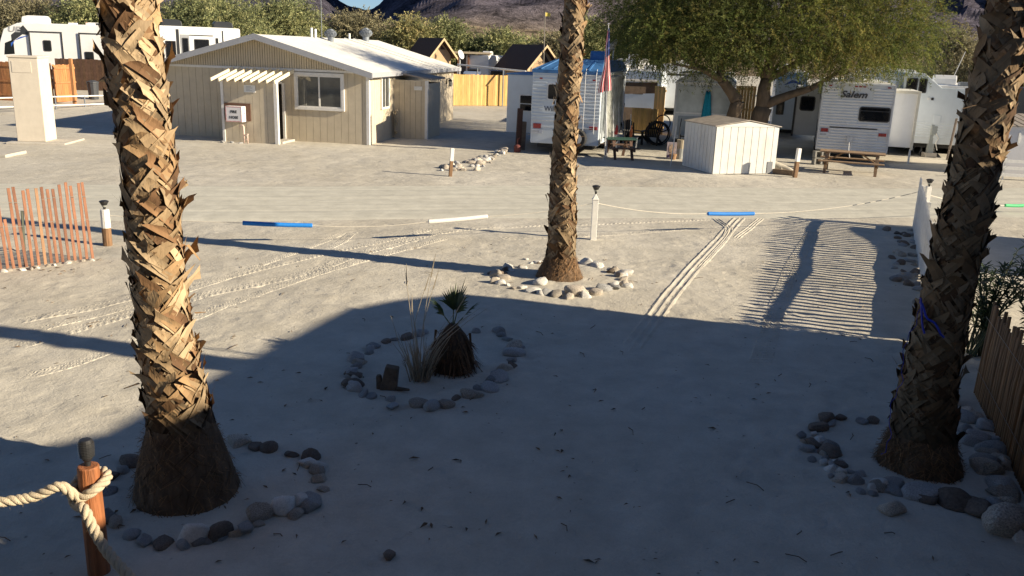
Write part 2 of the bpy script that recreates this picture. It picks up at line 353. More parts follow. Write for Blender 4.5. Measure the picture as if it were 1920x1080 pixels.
def palm(label, base, cl, rtab, ztop, seed, zboot, pale=1.0, messy=1.0, rowh=.105):
    """cl: (z, x offset) centre line; rtab: (z, radius of the trunk under the boots)"""
    rnd = random.Random(seed); t = thing('fan_palm', label, 'palm tree', base, 0, 'fan palms in the sandy yard')
    ct = lambda z: Vector((lin(cl, z), 0, z))
    zs = [i * .12 for i in range(int(ztop / .12) + 1)]
    m = MB(); n = 20; vs = []; fs = []
    for z in zs:
        for j in range(n):
            a = 2 * math.pi * j / n; r = lin(rtab, z) * (1 + .05 * noise.noise((math.cos(a) * 2, math.sin(a) * 2, z * 3 + seed)))
            vs.append(ct(z) + Vector((math.cos(a) * r, math.sin(a) * r, 0)))
    for i in range(len(zs) - 1):
        for j in range(n): fs.append((i * n + j, i * n + (j + 1) % n, (i + 1) * n + (j + 1) % n, (i + 1) * n + j))
    fs.append(tuple((len(zs) - 1) * n + j for j in range(n)))
    m.add(vs, fs); m.build('trunk', CORE, t, smooth=True)
    # crossed, split leaf bases left on the trunk
    m = MB(); z = zboot; row = 0
    while z < ztop - .1:
        R = lin(rtab, z); nb = max(7, int(2 * math.pi * (R + .03) / .135)); off = row * math.pi / nb + .13 * row + rnd.uniform(-.1, .1)
        for k in range(nb):
            th0 = off + 2 * math.pi * k / nb + rnd.uniform(-.10, .10)
            for sg in (-1, 1):
                if rnd.random() < .11: continue
                ang = rad(rnd.uniform(34, 56)) * sg; Lb = rnd.uniform(.22, .40) * (1 + .15 * messy * rnd.random()); w0 = rnd.uniform(.042, .066); w1 = w0 * rnd.uniform(.30, .85)
                lift = rnd.uniform(.004, .030) * messy; curl = rnd.choice([0, 0, 0, .015, .03, -.02]) * messy; twist = rnd.uniform(-.22, .22)
                if rnd.random() < .035 * messy: lift += .04; curl += .04
                hue = rnd.random()
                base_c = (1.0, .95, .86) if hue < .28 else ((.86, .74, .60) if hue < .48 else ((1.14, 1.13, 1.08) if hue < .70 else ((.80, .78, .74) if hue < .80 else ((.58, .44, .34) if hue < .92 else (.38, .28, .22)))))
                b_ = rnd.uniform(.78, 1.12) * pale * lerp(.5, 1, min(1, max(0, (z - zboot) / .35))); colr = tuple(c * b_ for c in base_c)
                z0 = z + rnd.uniform(-.06, .06); seg = 5; rows = []; cup = rnd.uniform(-.16, .30)
                for i in range(seg + 1):
                    u = i / seg; s = Lb * u; zz = z0 + s * math.cos(ang); th = th0 + s * math.sin(ang) / (R + .03)
                    rr = lin(rtab, zz) + .012 + lift * u ** 1.3 + curl * max(0, u - .55) ** 2 * 5
                    hw = lerp(w0, w1, u) * (1 if u > .01 else .8)
                    er = Vector((math.cos(th), math.sin(th), 0)); et = Vector((-math.sin(th), math.cos(th), 0))
                    wd = et * math.cos(ang) - Vector((0, 0, 1)) * math.sin(ang) + er * (twist * u)
                    c = ct(zz) + er * rr
                    jag = rnd.uniform(-.045, .045) if i == seg else 0
                    al = et * math.sin(ang) + Vector((0, 0, math.cos(ang)))
                    rows.append((c - wd * hw + er * hw * cup + al * jag, c - er * .004, c + wd * hw + er * hw * cup * .6 - al * jag * 1.8))
                vs = [q for r_ in rows for q in r_]
                fs = []
                for i in range(seg): fs += [(3 * i, 3 * i + 1, 3 * i + 4, 3 * i + 3), (3 * i + 1, 3 * i + 2, 3 * i + 5, 3 * i + 4)]
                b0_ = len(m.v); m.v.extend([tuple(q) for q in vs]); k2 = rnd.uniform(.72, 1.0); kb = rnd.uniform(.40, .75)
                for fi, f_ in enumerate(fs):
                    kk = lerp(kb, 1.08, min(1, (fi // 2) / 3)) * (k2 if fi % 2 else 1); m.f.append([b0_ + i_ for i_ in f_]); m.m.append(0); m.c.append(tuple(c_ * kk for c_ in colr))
        z += rowh * rnd.uniform(.85, 1.15); row += 1
    for k in range(1100):
        zz = rnd.uniform(zboot, ztop - .3); th = rnd.uniform(0, 6.28); er = Vector((math.cos(th), math.sin(th), 0)); et = Vector((-math.sin(th), math.cos(th), 0)); r = lin(rtab, zz) + rnd.uniform(.015, .06)
        p = ct(zz) + er * r; l = rnd.uniform(.06, .2); q = p + er * l * rnd.uniform(-.1, .3) + et * l * rnd.uniform(-.8, .8) + Vector((0, 0, l * rnd.uniform(-.7, .7))); w_ = .0022; g = rnd.uniform(.25, 1.0)
        m.add([p - et * w_, p + et * w_, q + et * w_ * .5, q - et * w_ * .5], [(0, 1, 2, 3)], 0, (g, g * .82, g * .6))
    # loose frayed strips hanging off
    for k in range(int(26 * messy)):
        zz = rnd.uniform(zboot + .1, ztop - .4); th = rnd.uniform(0, 6.28); er = Vector((math.cos(th), math.sin(th), 0)); et = Vector((-math.sin(th), math.cos(th), 0)); r = lin(rtab, zz) + .07
        p = ct(zz) + er * r; l = rnd.uniform(.08, .2); w_ = rnd.uniform(.012, .03); q = p + er * l * rnd.uniform(.4, 1) + et * rnd.uniform(-.1, .1) + Vector((0, 0, rnd.uniform(-.16, .1)))
        m.add([p - et * w_, p + et * w_, q + et * w_ * .4, q - et * w_ * .4], [(0, 1, 2, 3)], 0, (.8, .66, .5))
    m.build('leaf_bases', BOOT, t, smooth=True, fix=False)
    # fibrous root mat round the foot
    m = MB(); n = 36
    prof = [(lin(rtab, 0) * 1.05, -.04)] + [(lin(rtab, zz) + .035 * (1 - zz / zboot) + .02, zz) for zz in np.linspace(0, zboot + .06, 9)]
    vs = []; fs = []
    for i, (r, zz) in enumerate(prof):
        for j in range(n):
            a = 2 * math.pi * j / n; rr = r * (1 + .07 * noise.noise((math.cos(a) * 3, math.sin(a) * 3, zz * 5 + seed))); p = ct(max(0, zz)); vs.append((p.x + rr * math.cos(a), rr * math.sin(a), zz))
    for i in range(len(prof) - 1):
        for j in range(n): fs.append((i * n + j, i * n + (j + 1) % n, (i + 1) * n + (j + 1) % n, (i + 1) * n + j))
    m.add(vs, fs, 0, (.9, .9, .9))
    for k in range(900):
        a = rnd.uniform(0, 6.28); zz = rnd.uniform(.02, zboot + .08); r = lin(rtab, zz) + .045 * (1 - zz / (zboot + .1)) + .02; er = Vector((math.cos(a), math.sin(a), 0)); et = Vector((-math.sin(a), math.cos(a), 0))
        p = ct(zz) + er * r; l = rnd.uniform(.08, .24); q = p + er * rnd.uniform(.0, .05) + et * rnd.uniform(-.16, .16) - Vector((0, 0, l * rnd.uniform(.0, .9))); q.z = max(0, q.z); w_ = .005
        g = rnd.uniform(.5, 1.9); m.add([p - et * w_, p + et * w_, q + et * w_, q - et * w_], [(0, 1, 2, 3)], 0, (g, g * .9, g * .75))
    m.build('root_mat', FIBRE, t, smooth=True, fix=False)
    # crown far above the view
    m = MB()
    for k in range(30):
        a = k * 2.4; el = rad(rnd.uniform(-25, 70)); d = Vector((math.cos(a) * math.cos(el), math.sin(a) * math.cos(el), math.sin(el))); p = ct(ztop) + d * .1; q = p + d * rnd.uniform(.7, 1.0)
        m.bar(p, q, .03, .015); fan(m, q, d, 18, .75, seed * 50 + k)
    m.build('crown', FROND, t, fix=False)
    return t

def centre(base, pix, ztop):
    b = G(*base); tab = [(0.0, 0.0)]
    for p in pix:
        q = AT(*p, b.y); tab.append((q.z, q.x - b.x))
    (z1, x1), (z0, x0) = tab[-1], tab[-3]
    tab.append((ztop, x1 + (x1 - x0) / (z1 - z0) * (ztop - z1) * .6)); b.z = -.03
    return b, tab
b, cl = centre((352, 918), [(333, 750), (306, 600), (297, 500), (287, 400), (278, 300), (262, 180), (243, 30)], 9.0)
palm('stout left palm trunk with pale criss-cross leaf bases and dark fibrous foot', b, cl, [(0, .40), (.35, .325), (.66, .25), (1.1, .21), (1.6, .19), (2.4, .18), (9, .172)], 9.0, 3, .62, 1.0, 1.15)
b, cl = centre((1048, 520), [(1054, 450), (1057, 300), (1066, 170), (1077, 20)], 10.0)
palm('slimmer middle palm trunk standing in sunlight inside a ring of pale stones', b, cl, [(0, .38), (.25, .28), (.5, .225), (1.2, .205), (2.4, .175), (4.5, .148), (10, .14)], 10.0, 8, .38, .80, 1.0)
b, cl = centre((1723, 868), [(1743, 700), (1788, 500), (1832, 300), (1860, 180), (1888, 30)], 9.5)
RPALM = palm('dark shaded right palm trunk with blue cord beside the picket fence', b, cl, [(0, .35), (.4, .27), (1, .225), (2, .19), (4, .16), (9.5, .15)], 9.5, 21, .30, .62, 1.1)  # leaf bases toned down to carry the shade on this trunk
# blue cord wound round the right palm
m = MB(); pts = []; bb = b
rt = [(0, .35), (.4, .27), (1, .22), (2, .175), (4, .14)]
def onpalm(a, z): r = lin(rt, z) + .075; return (bb.x + lin(cl, z) + r * math.cos(a), bb.y + r * math.sin(a), z)
m.tube([onpalm(rad(186 + 9 * math.sin(i * .5) + 4 * math.sin(i * 1.7)), .1 + i * .05) for i in range(31)], .0035, 5)
m.tube([onpalm(rad(190 + i * 7), 1.66 - .028 * i + .02 * math.sin(i * 1.3)) for i in range(10)], .011, 5)
m.tube([onpalm(rad(188 + i * 5), 1.70 - .05 * i + .02 * math.sin(i)) for i in range(7)], .010, 5)
tag(m.build('cord', mat('blue_cord', (.015, .03, .36), .5)), 'bright blue cord tied around the shaded right palm trunk', 'cord')

# ------------------------------------------------------------------ stones
STONE = mat('stone', (.44, .39, .33), .92, .55, 13, 1.0, 14, objrand=.3)
STONE_D = mat('dark_stone', (.16, .125, .10), .9, .35, 7, .6, 25, objrand=.3)
STONE_G = mat('grey_stone', (.36, .36, .36), .92, .4, 12, 1.0, 18, objrand=.25)
STONE_W = mat('white_stone', (.64, .62, .58), .9, .2, 10, .6, 30, objrand=.12)
def rock_mesh(seed, sq):
    import bmesh
    bm = bmesh.new(); bmesh.ops.create_icosphere(bm, subdivisions=3, radius=1); rnd = random.Random(seed); dx = rnd.random() * 50
    planes = [(Vector((rnd.gauss(0, 1), rnd.gauss(0, 1), rnd.gauss(0, 1))).normalized(), rnd.uniform(.50, .85)) for _ in range(9)]
    for v in bm.verts:
        p = v.co.copy(); r = 1 + .22 * noise.noise(p * 1.1 + Vector((dx, 0, 0))) + .08 * noise.noise(p * 3.2 + Vector((0, dx, 0))) + .035 * noise.noise(p * 8 + Vector((dx, dx, 0)))
        q = p * r
        for nn, d in planes:
            k = q.dot(nn)
            if k > d: q -= nn * (k - d) * sq
        v.co = q
    me = bpy.data.meshes.new('stone'); bm.to_mesh(me); bm.free()
    me.polygons.foreach_set('use_smooth', [True] * len(me.polygons)); return me
RM = {}
for mi, (mm, key) in enumerate(((STONE, 's'), (STONE_D, 'd'), (STONE_G, 'g'), (STONE_W, 'w'))):
    RM[key] = []
    for k in range(6):
        me = rock_mesh(k + mi * 10, 1.0 if k < 4 else .6); me.materials.append(mm); RM[key].append(me)
def stone(p, size, key, label, group, rnd, flat=.7, lift=.30):
    size *= .82; lift *= .40; flat *= .86
    o = link(bpy.data.objects.new('stone', rnd.choice(RM[key])))
    o.location = (p.x, p.y, zg(p.x, p.y) + size * flat * lift); o.rotation_euler = (rnd.uniform(-.3, .3), rnd.uniform(-.3, .3), rnd.uniform(0, 6.28))
    o.scale = (size * rnd.uniform(.8, 1.3), size * rnd.uniform(.75, 1.0), size * flat * rnd.uniform(.8, 1.2))
    tag(o, label, 'stone', group); return o
def walk(pix, gap):
    pts = [G(*p).to_2d() for p in pix]; out = []; left = 0
    for a, b_ in zip(pts, pts[1:]):
        d = (b_ - a).length; s = left
        while s < d: out.append(a.lerp(b_, s / d)); s += gap()
        left = s - d
    return out
def ring(pix, lo, hi, mix, label, group, seed, jit=.05, dense=1.0):
    rnd = random.Random(seed)
    for p in walk(pix, lambda: rnd.uniform(lo, hi) * 1.42 / dense):
        s = lo + (hi - lo) * rnd.random() ** 1.4 * 1.15; q = Vector((p.x + rnd.uniform(-jit, jit), p.y + rnd.uniform(-jit, jit)))
        stone(q, s, rnd.choice(mix), label, group, rnd, rnd.uniform(.6, .9))
ring([(205, 980), (255, 1008)], .07, .13, 'ssg', 'stone half buried at the near left of the left palm ring', 'stones around the left palm', 11)
ring([(270, 1016), (320, 1024), (420, 1012), (470, 996), (505, 985)], .07, .12, 'dsg', 'brown stone low in the near edge of the left palm ring', 'stones along the near edge of the left palm ring', 12)
ring([(560, 968), (590, 935), (608, 905), (602, 880), (575, 862)], .08, .14, 'sgw', 'stone at the right side of the left palm ring', 'stones at the right of the left palm ring', 13)
ring([(600, 885), (575, 862), (530, 842), (480, 838), (425, 828)], .09, .16, 'dsd', 'dark stone behind the left palm ring on the far side', 'stones at the far side of the left palm ring', 14)
ring([(255, 872), (210, 895), (190, 925)], .09, .15, 'sgd', 'dim stone left of the left palm foot', 'stones left of the left palm', 15)
rnd = random.Random(5)
for (px, py, s, key, lab) in ((532, 958, .145, 'w', 'tall white upright stone in the left palm ring'), (560, 948, .12, 'w', 'white stone right of the tall upright one in the left palm ring'),
                              (486, 976, .15, 's', 'wide pale stone lying near the front of the left palm ring'), (462, 1000, .11, 'g', 'small blue grey block in front of the wide pale stone'),
                              (365, 1014, .15, 'w', 'pale oval stone at the near edge of the left palm ring'), (415, 1004, .13, 'd', 'big flat brown stone beside the pale oval one'), (205, 978, .12, 'g', 'pale grey stone right behind the rope post')):
    o = stone(G(px, py), s * 1.0, key, lab, None, rnd, 1.0, .9)
ring([(925, 516), (940, 528), (960, 540), (1000, 548), (1050, 556), (1090, 556), (1125, 548), (1155, 542), (1176, 537), (1160, 514), (1135, 501), (1105, 497)], .08, .17, 'sswwg', 'pale stone in the ring around the sunlit middle palm', 'stones around the middle palm', 16, .10, 1.15)
ring([(1012, 494), (985, 497), (950, 510), (928, 517)], .07, .14, 'swd', 'stone behind the middle palm on its left', 'stones behind the middle palm', 17, .12, 1.2)
rnd = random.Random(6)
for (px, py, s, key, lab) in ((938, 515, .16, 'd', 'dark brown stone at the left end of the middle ring'), (1012, 532, .19, 'w', 'large pale split stone left of the middle palm foot'), (1080, 552, .24, 's', 'largest pale boulder at the front of the middle ring'),
                              (1146, 512, .13, 'd', 'dark brown block at the back right of the middle ring'), (1150, 540, .19, 'w', 'white boulder at the right of the middle ring'), (985, 487, .07, 'w', 'lone white pebble behind the middle ring')):
    stone(G(px, py), s, key, lab, None, rnd, .75, .4)
ring([(668, 682), (655, 705), (660, 730), (690, 746), (740, 757), (790, 766), (832, 760), (870, 748), (905, 738), (935, 712), (965, 682), (972, 655), (955, 634), (920, 624), (885, 622)], .09, .17, 'ggsgd', 'shaded stone in the ring around the young palm', 'stones around the young palm', 18, .08, 1.1)
ring([(800, 622), (755, 630), (715, 648), (690, 662), (668, 682)], .09, .15, 'ggd', 'dim stone at the back left of the young palm ring', 'stones behind the dry grass', 19, .08)
ring([(1520, 818), (1535, 845), (1550, 878), (1580, 893), (1615, 910), (1650, 922), (1690, 930)], .06, .13, 'gswsg', 'small rounded stone at the left edge of the right palm ring', 'small stones around the right palm', 20, .14, 2.9)
ring([(1535, 800), (1575, 785), (1640, 790)], .09, .17, 'dgd', 'dark stone left of the right palm foot', 'stones left of the right palm', 21, .08, 1.2)
ring([(1730, 935), (1790, 940), (1850, 955), (1885, 945)], .14, .24, 'dds', 'big dark stone at the front of the right palm ring', 'big stones in front of the right palm', 22, .12, 1.6)
ring([(1805, 760), (1825, 800), (1840, 835), (1870, 880), (1890, 920)], .13, .22, 'gsg', 'rounded grey boulder between the right palm and the brown fence', 'boulders along the brown fence', 23, .14, 2.0)
ring([(1540, 830), (1560, 850), (1600, 880)], .08, .14, 'ddg', 'dark stone inside the right palm ring', 'stones inside the right palm ring', 26, .1, 1.2)
rnd = random.Random(7)
for (px, py, s, key, lab) in ((1728, 930, .21, 'g', 'round dark grey boulder in front of the right palm'), (1790, 945, .26, 'd', 'long reddish boulder right of the round grey one'), (1885, 990, .30, 's', 'large boulder at the lower right corner'), (1862, 955, .17, 'g', 'pale blue grey stone beside the lower right boulder'),
                              (1645, 916, .14, 's', 'round tan stone at the front of the right palm ring'), (1670, 962, .14, 's', 'loose tan stone on the sand before the right palm ring'), (1558, 882, .10, 'w', 'egg shaped white stone at the left of the right palm ring'), (1908, 1010, .15, 'w', 'white stone by the lower right frame edge'), (730, 1046, .085, 'd', 'black lump of rock alone on the shaded sand')):
    stone(G(px, py), s, key, lab, None, rnd, .85, .4)
rnd = random.Random(9)
for i in range(36):
    t = rnd.random(); a = G(1706, 432).to_2d().lerp(G(1738, 585).to_2d(), t); q = a + Vector((-rnd.uniform(-.05, .55), rnd.uniform(-.15, .15)))
    stone(q, rnd.uniform(.08, .17), rnd.choice('gsgd'), 'grey stone heaped along the foot of the white picket fence', 'stones along the white fence', rnd, .8)
for i in range(58):
    t = rnd.random() ** .8; a = G(850, 322).to_2d().lerp(G(948, 284).to_2d(), t); q = a + Vector((rnd.uniform(-.6, .6) * (1.1 - t), rnd.uniform(-.9, .9) * (1 - .6 * t)))
    stone(q, rnd.uniform(.07, .20), rnd.choice('sswgg'), 'pale stone in the low rock row across the road', 'rock row across the road', rnd, .85, .45)
stone(G(944, 287), .34, 's', 'largest round boulder at the far end of the rock row', None, rnd, .9, .6)
for i in range(16):
    t = i / 15; a = G(0, 512).to_2d().lerp(G(183, 487).to_2d(), t); stone(a + Vector((rnd.uniform(-.1, .1), -.05)), rnd.uniform(.05, .10), rnd.choice('sw'), 'pale stone along the foot of the orange slat fence', 'stones along the orange slat fence', rnd, .7)
# ------------------------------------------------------------------ small plants inside the ring
b = G(848, 690)
t = thing('young_palm', 'short young palm with one green fan frond and shaggy brown skirt', 'palm', b)
m = MB(); rnd = random.Random(2)
m.lathe([(.40, -.03), (.44, .06), (.43, .22), (.37, .42), (.26, .60), (.13, .74), (.05, .8)], 24)
m.build('trunk', CORE, t, smooth=True)
m = MB()
for k in range(420):
    a = rnd.uniform(0, 6.28); z = rnd.uniform(.12, .8); r = lin([(0, .44), (.25, .43), (.45, .36), (.62, .25), (.8, .08)], z); er = Vector((math.cos(a), math.sin(a), 0)); et = Vector((-math.sin(a), math.cos(a), 0))
    p = er * r + Vector((0, 0, z)); l = rnd.uniform(.10, .5); q = p + er * rnd.uniform(.02, .22) + et * rnd.uniform(-.16, .16) + Vector((0, 0, -l)); q.z = max(.01, q.z); w_ = rnd.uniform(.006, .022)
    g = rnd.uniform(.3, 1.15); m.add([p - et * w_, p + et * w_, q + et * w_ * .5, q - et * w_ * .5], [(0, 1, 2, 3)], 0, (g, g * .85, g * .68))
for a, hh in ((.35, .66), (2.7, .70)):
    er = Vector((math.cos(a), -.2, 0)); p = Vector((0, 0, .45)) + er * .12; q = er * .36 + Vector((0, 0, hh)); m.bar(p, q, .03, .012, col=(.9, .8, .6), taper=.5); m.bar(q, q + er * .05 - Vector((0, 0, .42)), .05, .008, col=(.7, .6, .45), taper=.4)
for (d_, n_) in (((.75, -.2, -.35), 14), ((-.7, -.35, -.4), 14), ((.3, -.8, -.5), 12)):
    d_ = Vector(d_); q_ = Vector((0, 0, .62)) + d_ * .3; m.tube([(0, 0, .62), tuple(q_)], .01, 4, col=(.6, .5, .35)); fan(m, q_, d_, n_, .34, n_ * 3, .6, 1.2, (.75, .62, .45), .5)
m.build('skirt', FIBRE, t, fix=False)
m = MB()
top = Vector((0, 0, .72))
for d, n, L, sp, cc in (((-.52, .0, .62), 22, .50, 2.0, (.75, .8, .55)), ((.22, .1, .8), 24, .62, 2.2, (.52, .52, .40)), ((.62, -.1, .62), 16, .48, 1.5, (.7, .8, .6)), ((.0, .3, .9), 16, .5, 1.8, (.6, .62, .42))):
    d = Vector(d); q = top + d * .32; m.tube([top, top + d * .16, q], [.016, .012, .010], 5, col=(1.2, 1.1, .6)); fan(m, q, d, n, L, 7 + n, .3, sp, cc, .42)
m.build('frond', FROND, t, fix=False); t.scale = (.62, .62, .72)

b = G(786, 712)
t = thing('dry_grass', 'clump of pale dry grass stalks left of the young palm', 'grass clump', b)
m = MB(); rnd = random.Random(4); straw = mat('straw', (.42, .36, .27), .8, .2, 5, attr=True)
for k in range(110):
    a = rnd.uniform(0, 6.28); l = rnd.uniform(.15, .55); w_ = .004; e = Vector((math.cos(a), math.sin(a), 0)); p = e * rnd.uniform(0, .13); q = p + e * l * rnd.uniform(.2, .55) + Vector((0, 0, l)); mid = p.lerp(q, .5) + Vector((0, 0, .05)); g = rnd.uniform(.4, 1.0)
    m.tube([p, mid, q], [.005, .004, .002], 3, col=(g, g * .9, g * .8))
m.build('tuft', straw, t, fix=False)
m = MB()
for (dx, dy, h, bend) in ((.55, .1, .75, .2), (.62, .0, .85, .25), (.70, .05, .9, .2), (.5, .15, .95, .1), (.78, .1, .88, .22), (.15, .1, 1.45, .05), (.2, .0, 1.3, .2), (.1, .05, 1.25, .25), (-.35, .1, .75, .1), (-.2, .2, 1.3, -.05), (-.12, .1, .95, .0), (.3, .1, .7, .1)):
    p = Vector((rnd.uniform(-.07, .07), rnd.uniform(-.07, .07), 0)); q = Vector((dx, dy, h)); mid = p.lerp(q, .5) + Vector((-bend * .4, 0, bend * .3)); m.tube([p, p.lerp(mid, .6) + Vector((0, 0, .04)), mid, mid.lerp(q, .55) + Vector((0, 0, .02)), q], [.007, .006, .005, .004, .002], 4)
    if h > .9: m.tube([q - (q - mid) * .3, q + Vector((.02, 0, .06))], [.011, .003], 4)
m.build('stalk', straw, t, fix=False)
b = G(728, 728)
m = MB(); m.bar((b.x, b.y, -.03), (b.x + .05, b.y, .27), .19, .15, taper=.8); m.bar((b.x - .09, b.y, -.02), (b.x - .11, b.y, .16), .08, .10, taper=.7); m.bar((b.x + .10, b.y - .05, .02), (b.x + .26, b.y - .1, .03), .05, .05, taper=.6)
o = m.build('stump', mat('stump', (.12, .09, .065), .95, .35, 12, .9, 30), smooth=False, bevel=.025); tag(o, 'small dark tree stump inside the young palm ring', 'stump')

# ------------------------------------------------------------------ litter on the sand
m = MB(); rnd = random.Random(77)
def chip(p, s):
    a = rnd.uniform(0, 6.28); d = Vector((math.cos(a), math.sin(a), 0)); n_ = Vector((-d.y, d.x, 0)); z = zg(p.x, p.y); c = Vector((p.x, p.y, z + .008)); w_ = s * rnd.uniform(.12, .4); g = rnd.uniform(.5, 1.4)
    m.add([c - d * s - n_ * w_ * .4, c - d * s * .3 - n_ * w_ + Vector((0, 0, s * .35)), c + d * s + Vector((0, 0, s * .1)), c - d * s * .2 + n_ * w_ + Vector((0, 0, s * .2))], [(0, 1, 2, 3)], 0, (g, g * .9, g * .8))
for k in range(480):
    y = rnd.uniform(5.6, 17); x = rnd.uniform(-.55, .55) * (y + 2); chip(Vector((x, y)), rnd.choice((.012, .018, .02, .03, .04)))
for (px, py, n_, sp) in ((1045, 812, 6, .06), (820, 985, 10, .12), (905, 990, 7, .1), (1110, 1052, 7, .05), (770, 945, 7, .07), (585, 742, 10, .18), (250, 975, 16, .15), (515, 890, 9, .1), (1340, 805, 5, .05), (830, 865, 6, .1), (1060, 850, 6, .1), (440, 632, 6, .08), (130, 505, 30, .3), (370, 1000, 6, .1), (1690, 760, 10, .1)):
    q = G(px, py)
    for k in range(n_ // 2): chip(Vector((q.x + rnd.gauss(0, sp), q.y + rnd.gauss(0, sp))), rnd.uniform(.02, .06))
for k in range(60):
    y = rnd.uniform(5.7, 15); x = rnd.uniform(-.5, .5) * (y + 2); a = rnd.uniform(0, 3.14); l = rnd.uniform(.06, .2); z = zg(x, y) + .012
    m.tube([(x, y, z), (x + l * .5 * math.cos(a) + .02, y + l * .5 * math.sin(a), z + .012), (x + l * math.cos(a), y + l * math.sin(a), z)], .004, 4, col=(.7, .6, .5))
tag(m.build('dry_litter', mat('litter', (.15, .115, .08), .9, .3, 9, attr=True), fix=False), 'dry leaf bits and twigs scattered over the sand', 'litter', kind='stuff')

# ------------------------------------------------------------------ posts, ropes and foam tubes
WHITE = mat('white_paint', (.78, .77, .73), .6, .08, 9, .15, 60)
WOODB = mat('brown_wood', (.20, .115, .06), .8, .35, 8, .4, 30, stretch=(3, 3, .3))
BLACKM = mat('black_metal', (.02, .02, .022), .45, .2, 9)
LENS = mat('lamp_lens', (.35, .36, .33), .25, .1, 9, spec=.7)
def solar_lamp(parent, z):
    m = MB(); m.lathe([(.02, z), (.022, z + .03), (.03, z + .05), (.075, z + .14), (.085, z + .15), (.085, z + .165), (.05, z + .178), (.01, z + .185)], 14); o = m.build('lamp_head', BLACKM, parent, smooth=False)
    m = MB(); m.lathe([(.034, z + .055), (.068, z + .13)], 14); m.build('lens', LENS, o)
b = G(1112, 451)
t = thing('marker_post', 'white painted post with small solar lamp right of the middle palm', 'post', b)
m = MB(); m.box(-.06, -.06, -.05, .06, .06, .86); m.box(-.068, -.068, .86, .068, .068, .885); m.add([(-.06, -.06, .885), (.06, -.06, .885), (.06, .06, .885), (-.06, .06, .885), (0, 0, 1.0)], [(0, 1, 4), (1, 2, 4), (2, 3, 4), (3, 0, 4)])
m.build('shaft', WHITE, t, bevel=.006); solar_lamp(t, .985)
b = G(202, 458)
t = thing('marker_post', 'half white weathered wooden post with solar lamp beside the orange slat fence', 'post', b, .3)
m = MB(); m.lathe([(.085, -.05), (.083, .3), (.08, .32)], 12); m.build('shaft', WOODB, t); m = MB(); m.lathe([(.083, .32), (.081, .6), (.078, .66), (.06, .67)], 12); m.build('white_top', mat('chipped_white', (.72, .71, .68), .7, .15, 12, .3, 40, dirt=.8), t); solar_lamp(t, .66)
def post2(px, py, h, label, tilt=0.0, w_=.10):
    b = G(px, py); t = thing('site_post', label, 'post', b, .25); m = MB(); m.bar((0, 0, -.05), (tilt * .6, 0, h * .55), w_, w_, (0, 1, 0)); m.build('shaft', WOODB, t, bevel=.006)
    m = MB(); m.bar((tilt * .6, 0, h * .55), (tilt, 0, h), w_ * 1.03, w_ * 1.03, (0, 1, 0)); m.build('white_top', WHITE, t, bevel=.006)
post2(844, 331, .86, 'leaning brown post with white top at the near end of the rock row', .06)
post2(1490, 333, .97, 'brown post with white top between the metal shed and the picnic table', .04, .12)

# thick twisted rope on a log post in the near left corner
b = G(186, 1072)
t = thing('rope_post', 'orange brown log post with black solar torch in the near left corner', 'post', b)
H_ = .86; m = MB(); m.lathe([(.078, -.08), (.077, .4), (.073, H_ - .01), (.066, H_)], 22)
logm = mat('log_wood', (.29, .105, .038), .65, .45, 6, .5, 25, stretch=(4, 4, .35)); m.build('log', logm, t, smooth=False, bevel=.004)
m = MB(); z = H_
m.lathe([(.02, z - .01), (.022, z + .035), (.034, z + .05), (.05, z + .11), (.052, z + .155), (.046, z + .19), (.038, z + .2), (.004, z + .203)], 18); o = m.build('torch', BLACKM, t)
m = MB()
for k in range(9): m.lathe([(.0435 + .0042 * math.sin(k / 8 * 2.2) + .004, z + .07 + k * .0125), (.0435 + .0042 * math.sin(k / 8 * 2.2) + .008, z + .073 + k * .0125), (.0435 + .0042 * math.sin(k / 8 * 2.2) + .004, z + .077 + k * .0125)], 18)
m.build('grille', mat('torch_grille', (.03, .03, .03), .3, .1, 9), o)
ROPE = mat('rope', (.56, .47, .34), .9, .12, 30, .7, 160, attr=True)
def twisted(name, pts, R, label, pitch=.17, mt=None):
    path = spline(pts, .012); m = MB(); s = 0; fr = None; strands = [[], [], []]
    for i, p in enumerate(path):
        d = (path[min(i + 1, len(path) - 1)] - path[max(i - 1, 0)]).normalized(); s += .012
        fr = d.orthogonal().normalized() if fr is None else (fr - d * fr.dot(d)).normalized(); q = d.cross(fr)
        for k in range(3):
            a = 2 * math.pi * (s / pitch + k / 3); strands[k].append(p + (fr * math.cos(a) + q * math.sin(a)) * R * .48)
    for st in strands: m.tube(st, R * .56, 8)
    for k in range(160):
        p = random.Random(k).choice(path); q = Vector([random.Random(k * 7 + j).uniform(-1, 1) for j in range(3)]).normalized(); m.add([p + q * R, p + q * R + Vector((.003, 0, 0)), p + q * R * 1.5 + Vector((0, 0, -.012))], [(0, 1, 2)], 0, (.9, .85, .7))
    o = m.build(name, mt or ROPE, smooth=True, fix=False); tag(o, label, 'rope'); return o
B = b
kz = .70
ang = lambda a, z, r=.118: Vector((B.x + r * math.cos(rad(a)), B.y + r * math.sin(rad(a)), z))
lft = AT(-30, 945, 5.25)
twisted('thick_rope', [lft + Vector((-.9, -.2, -.05)), lft, AT(60, 932, 5.34), AT(112, 912, 5.38), ang(-105, kz - .03), ang(-50, kz + .02), ang(10, kz + .055), ang(75, kz + .06), ang(140, kz + .03), ang(200, kz - .03, .115), ang(242, kz - .09, .12), AT(158, 955, 5.34), AT(172, 985, 5.30), AT(198, 1030, 5.2), AT(240, 1078, 5.05), AT(290, 1130, 4.85)], .037, 'thick twisted pale rope looped around the log post')

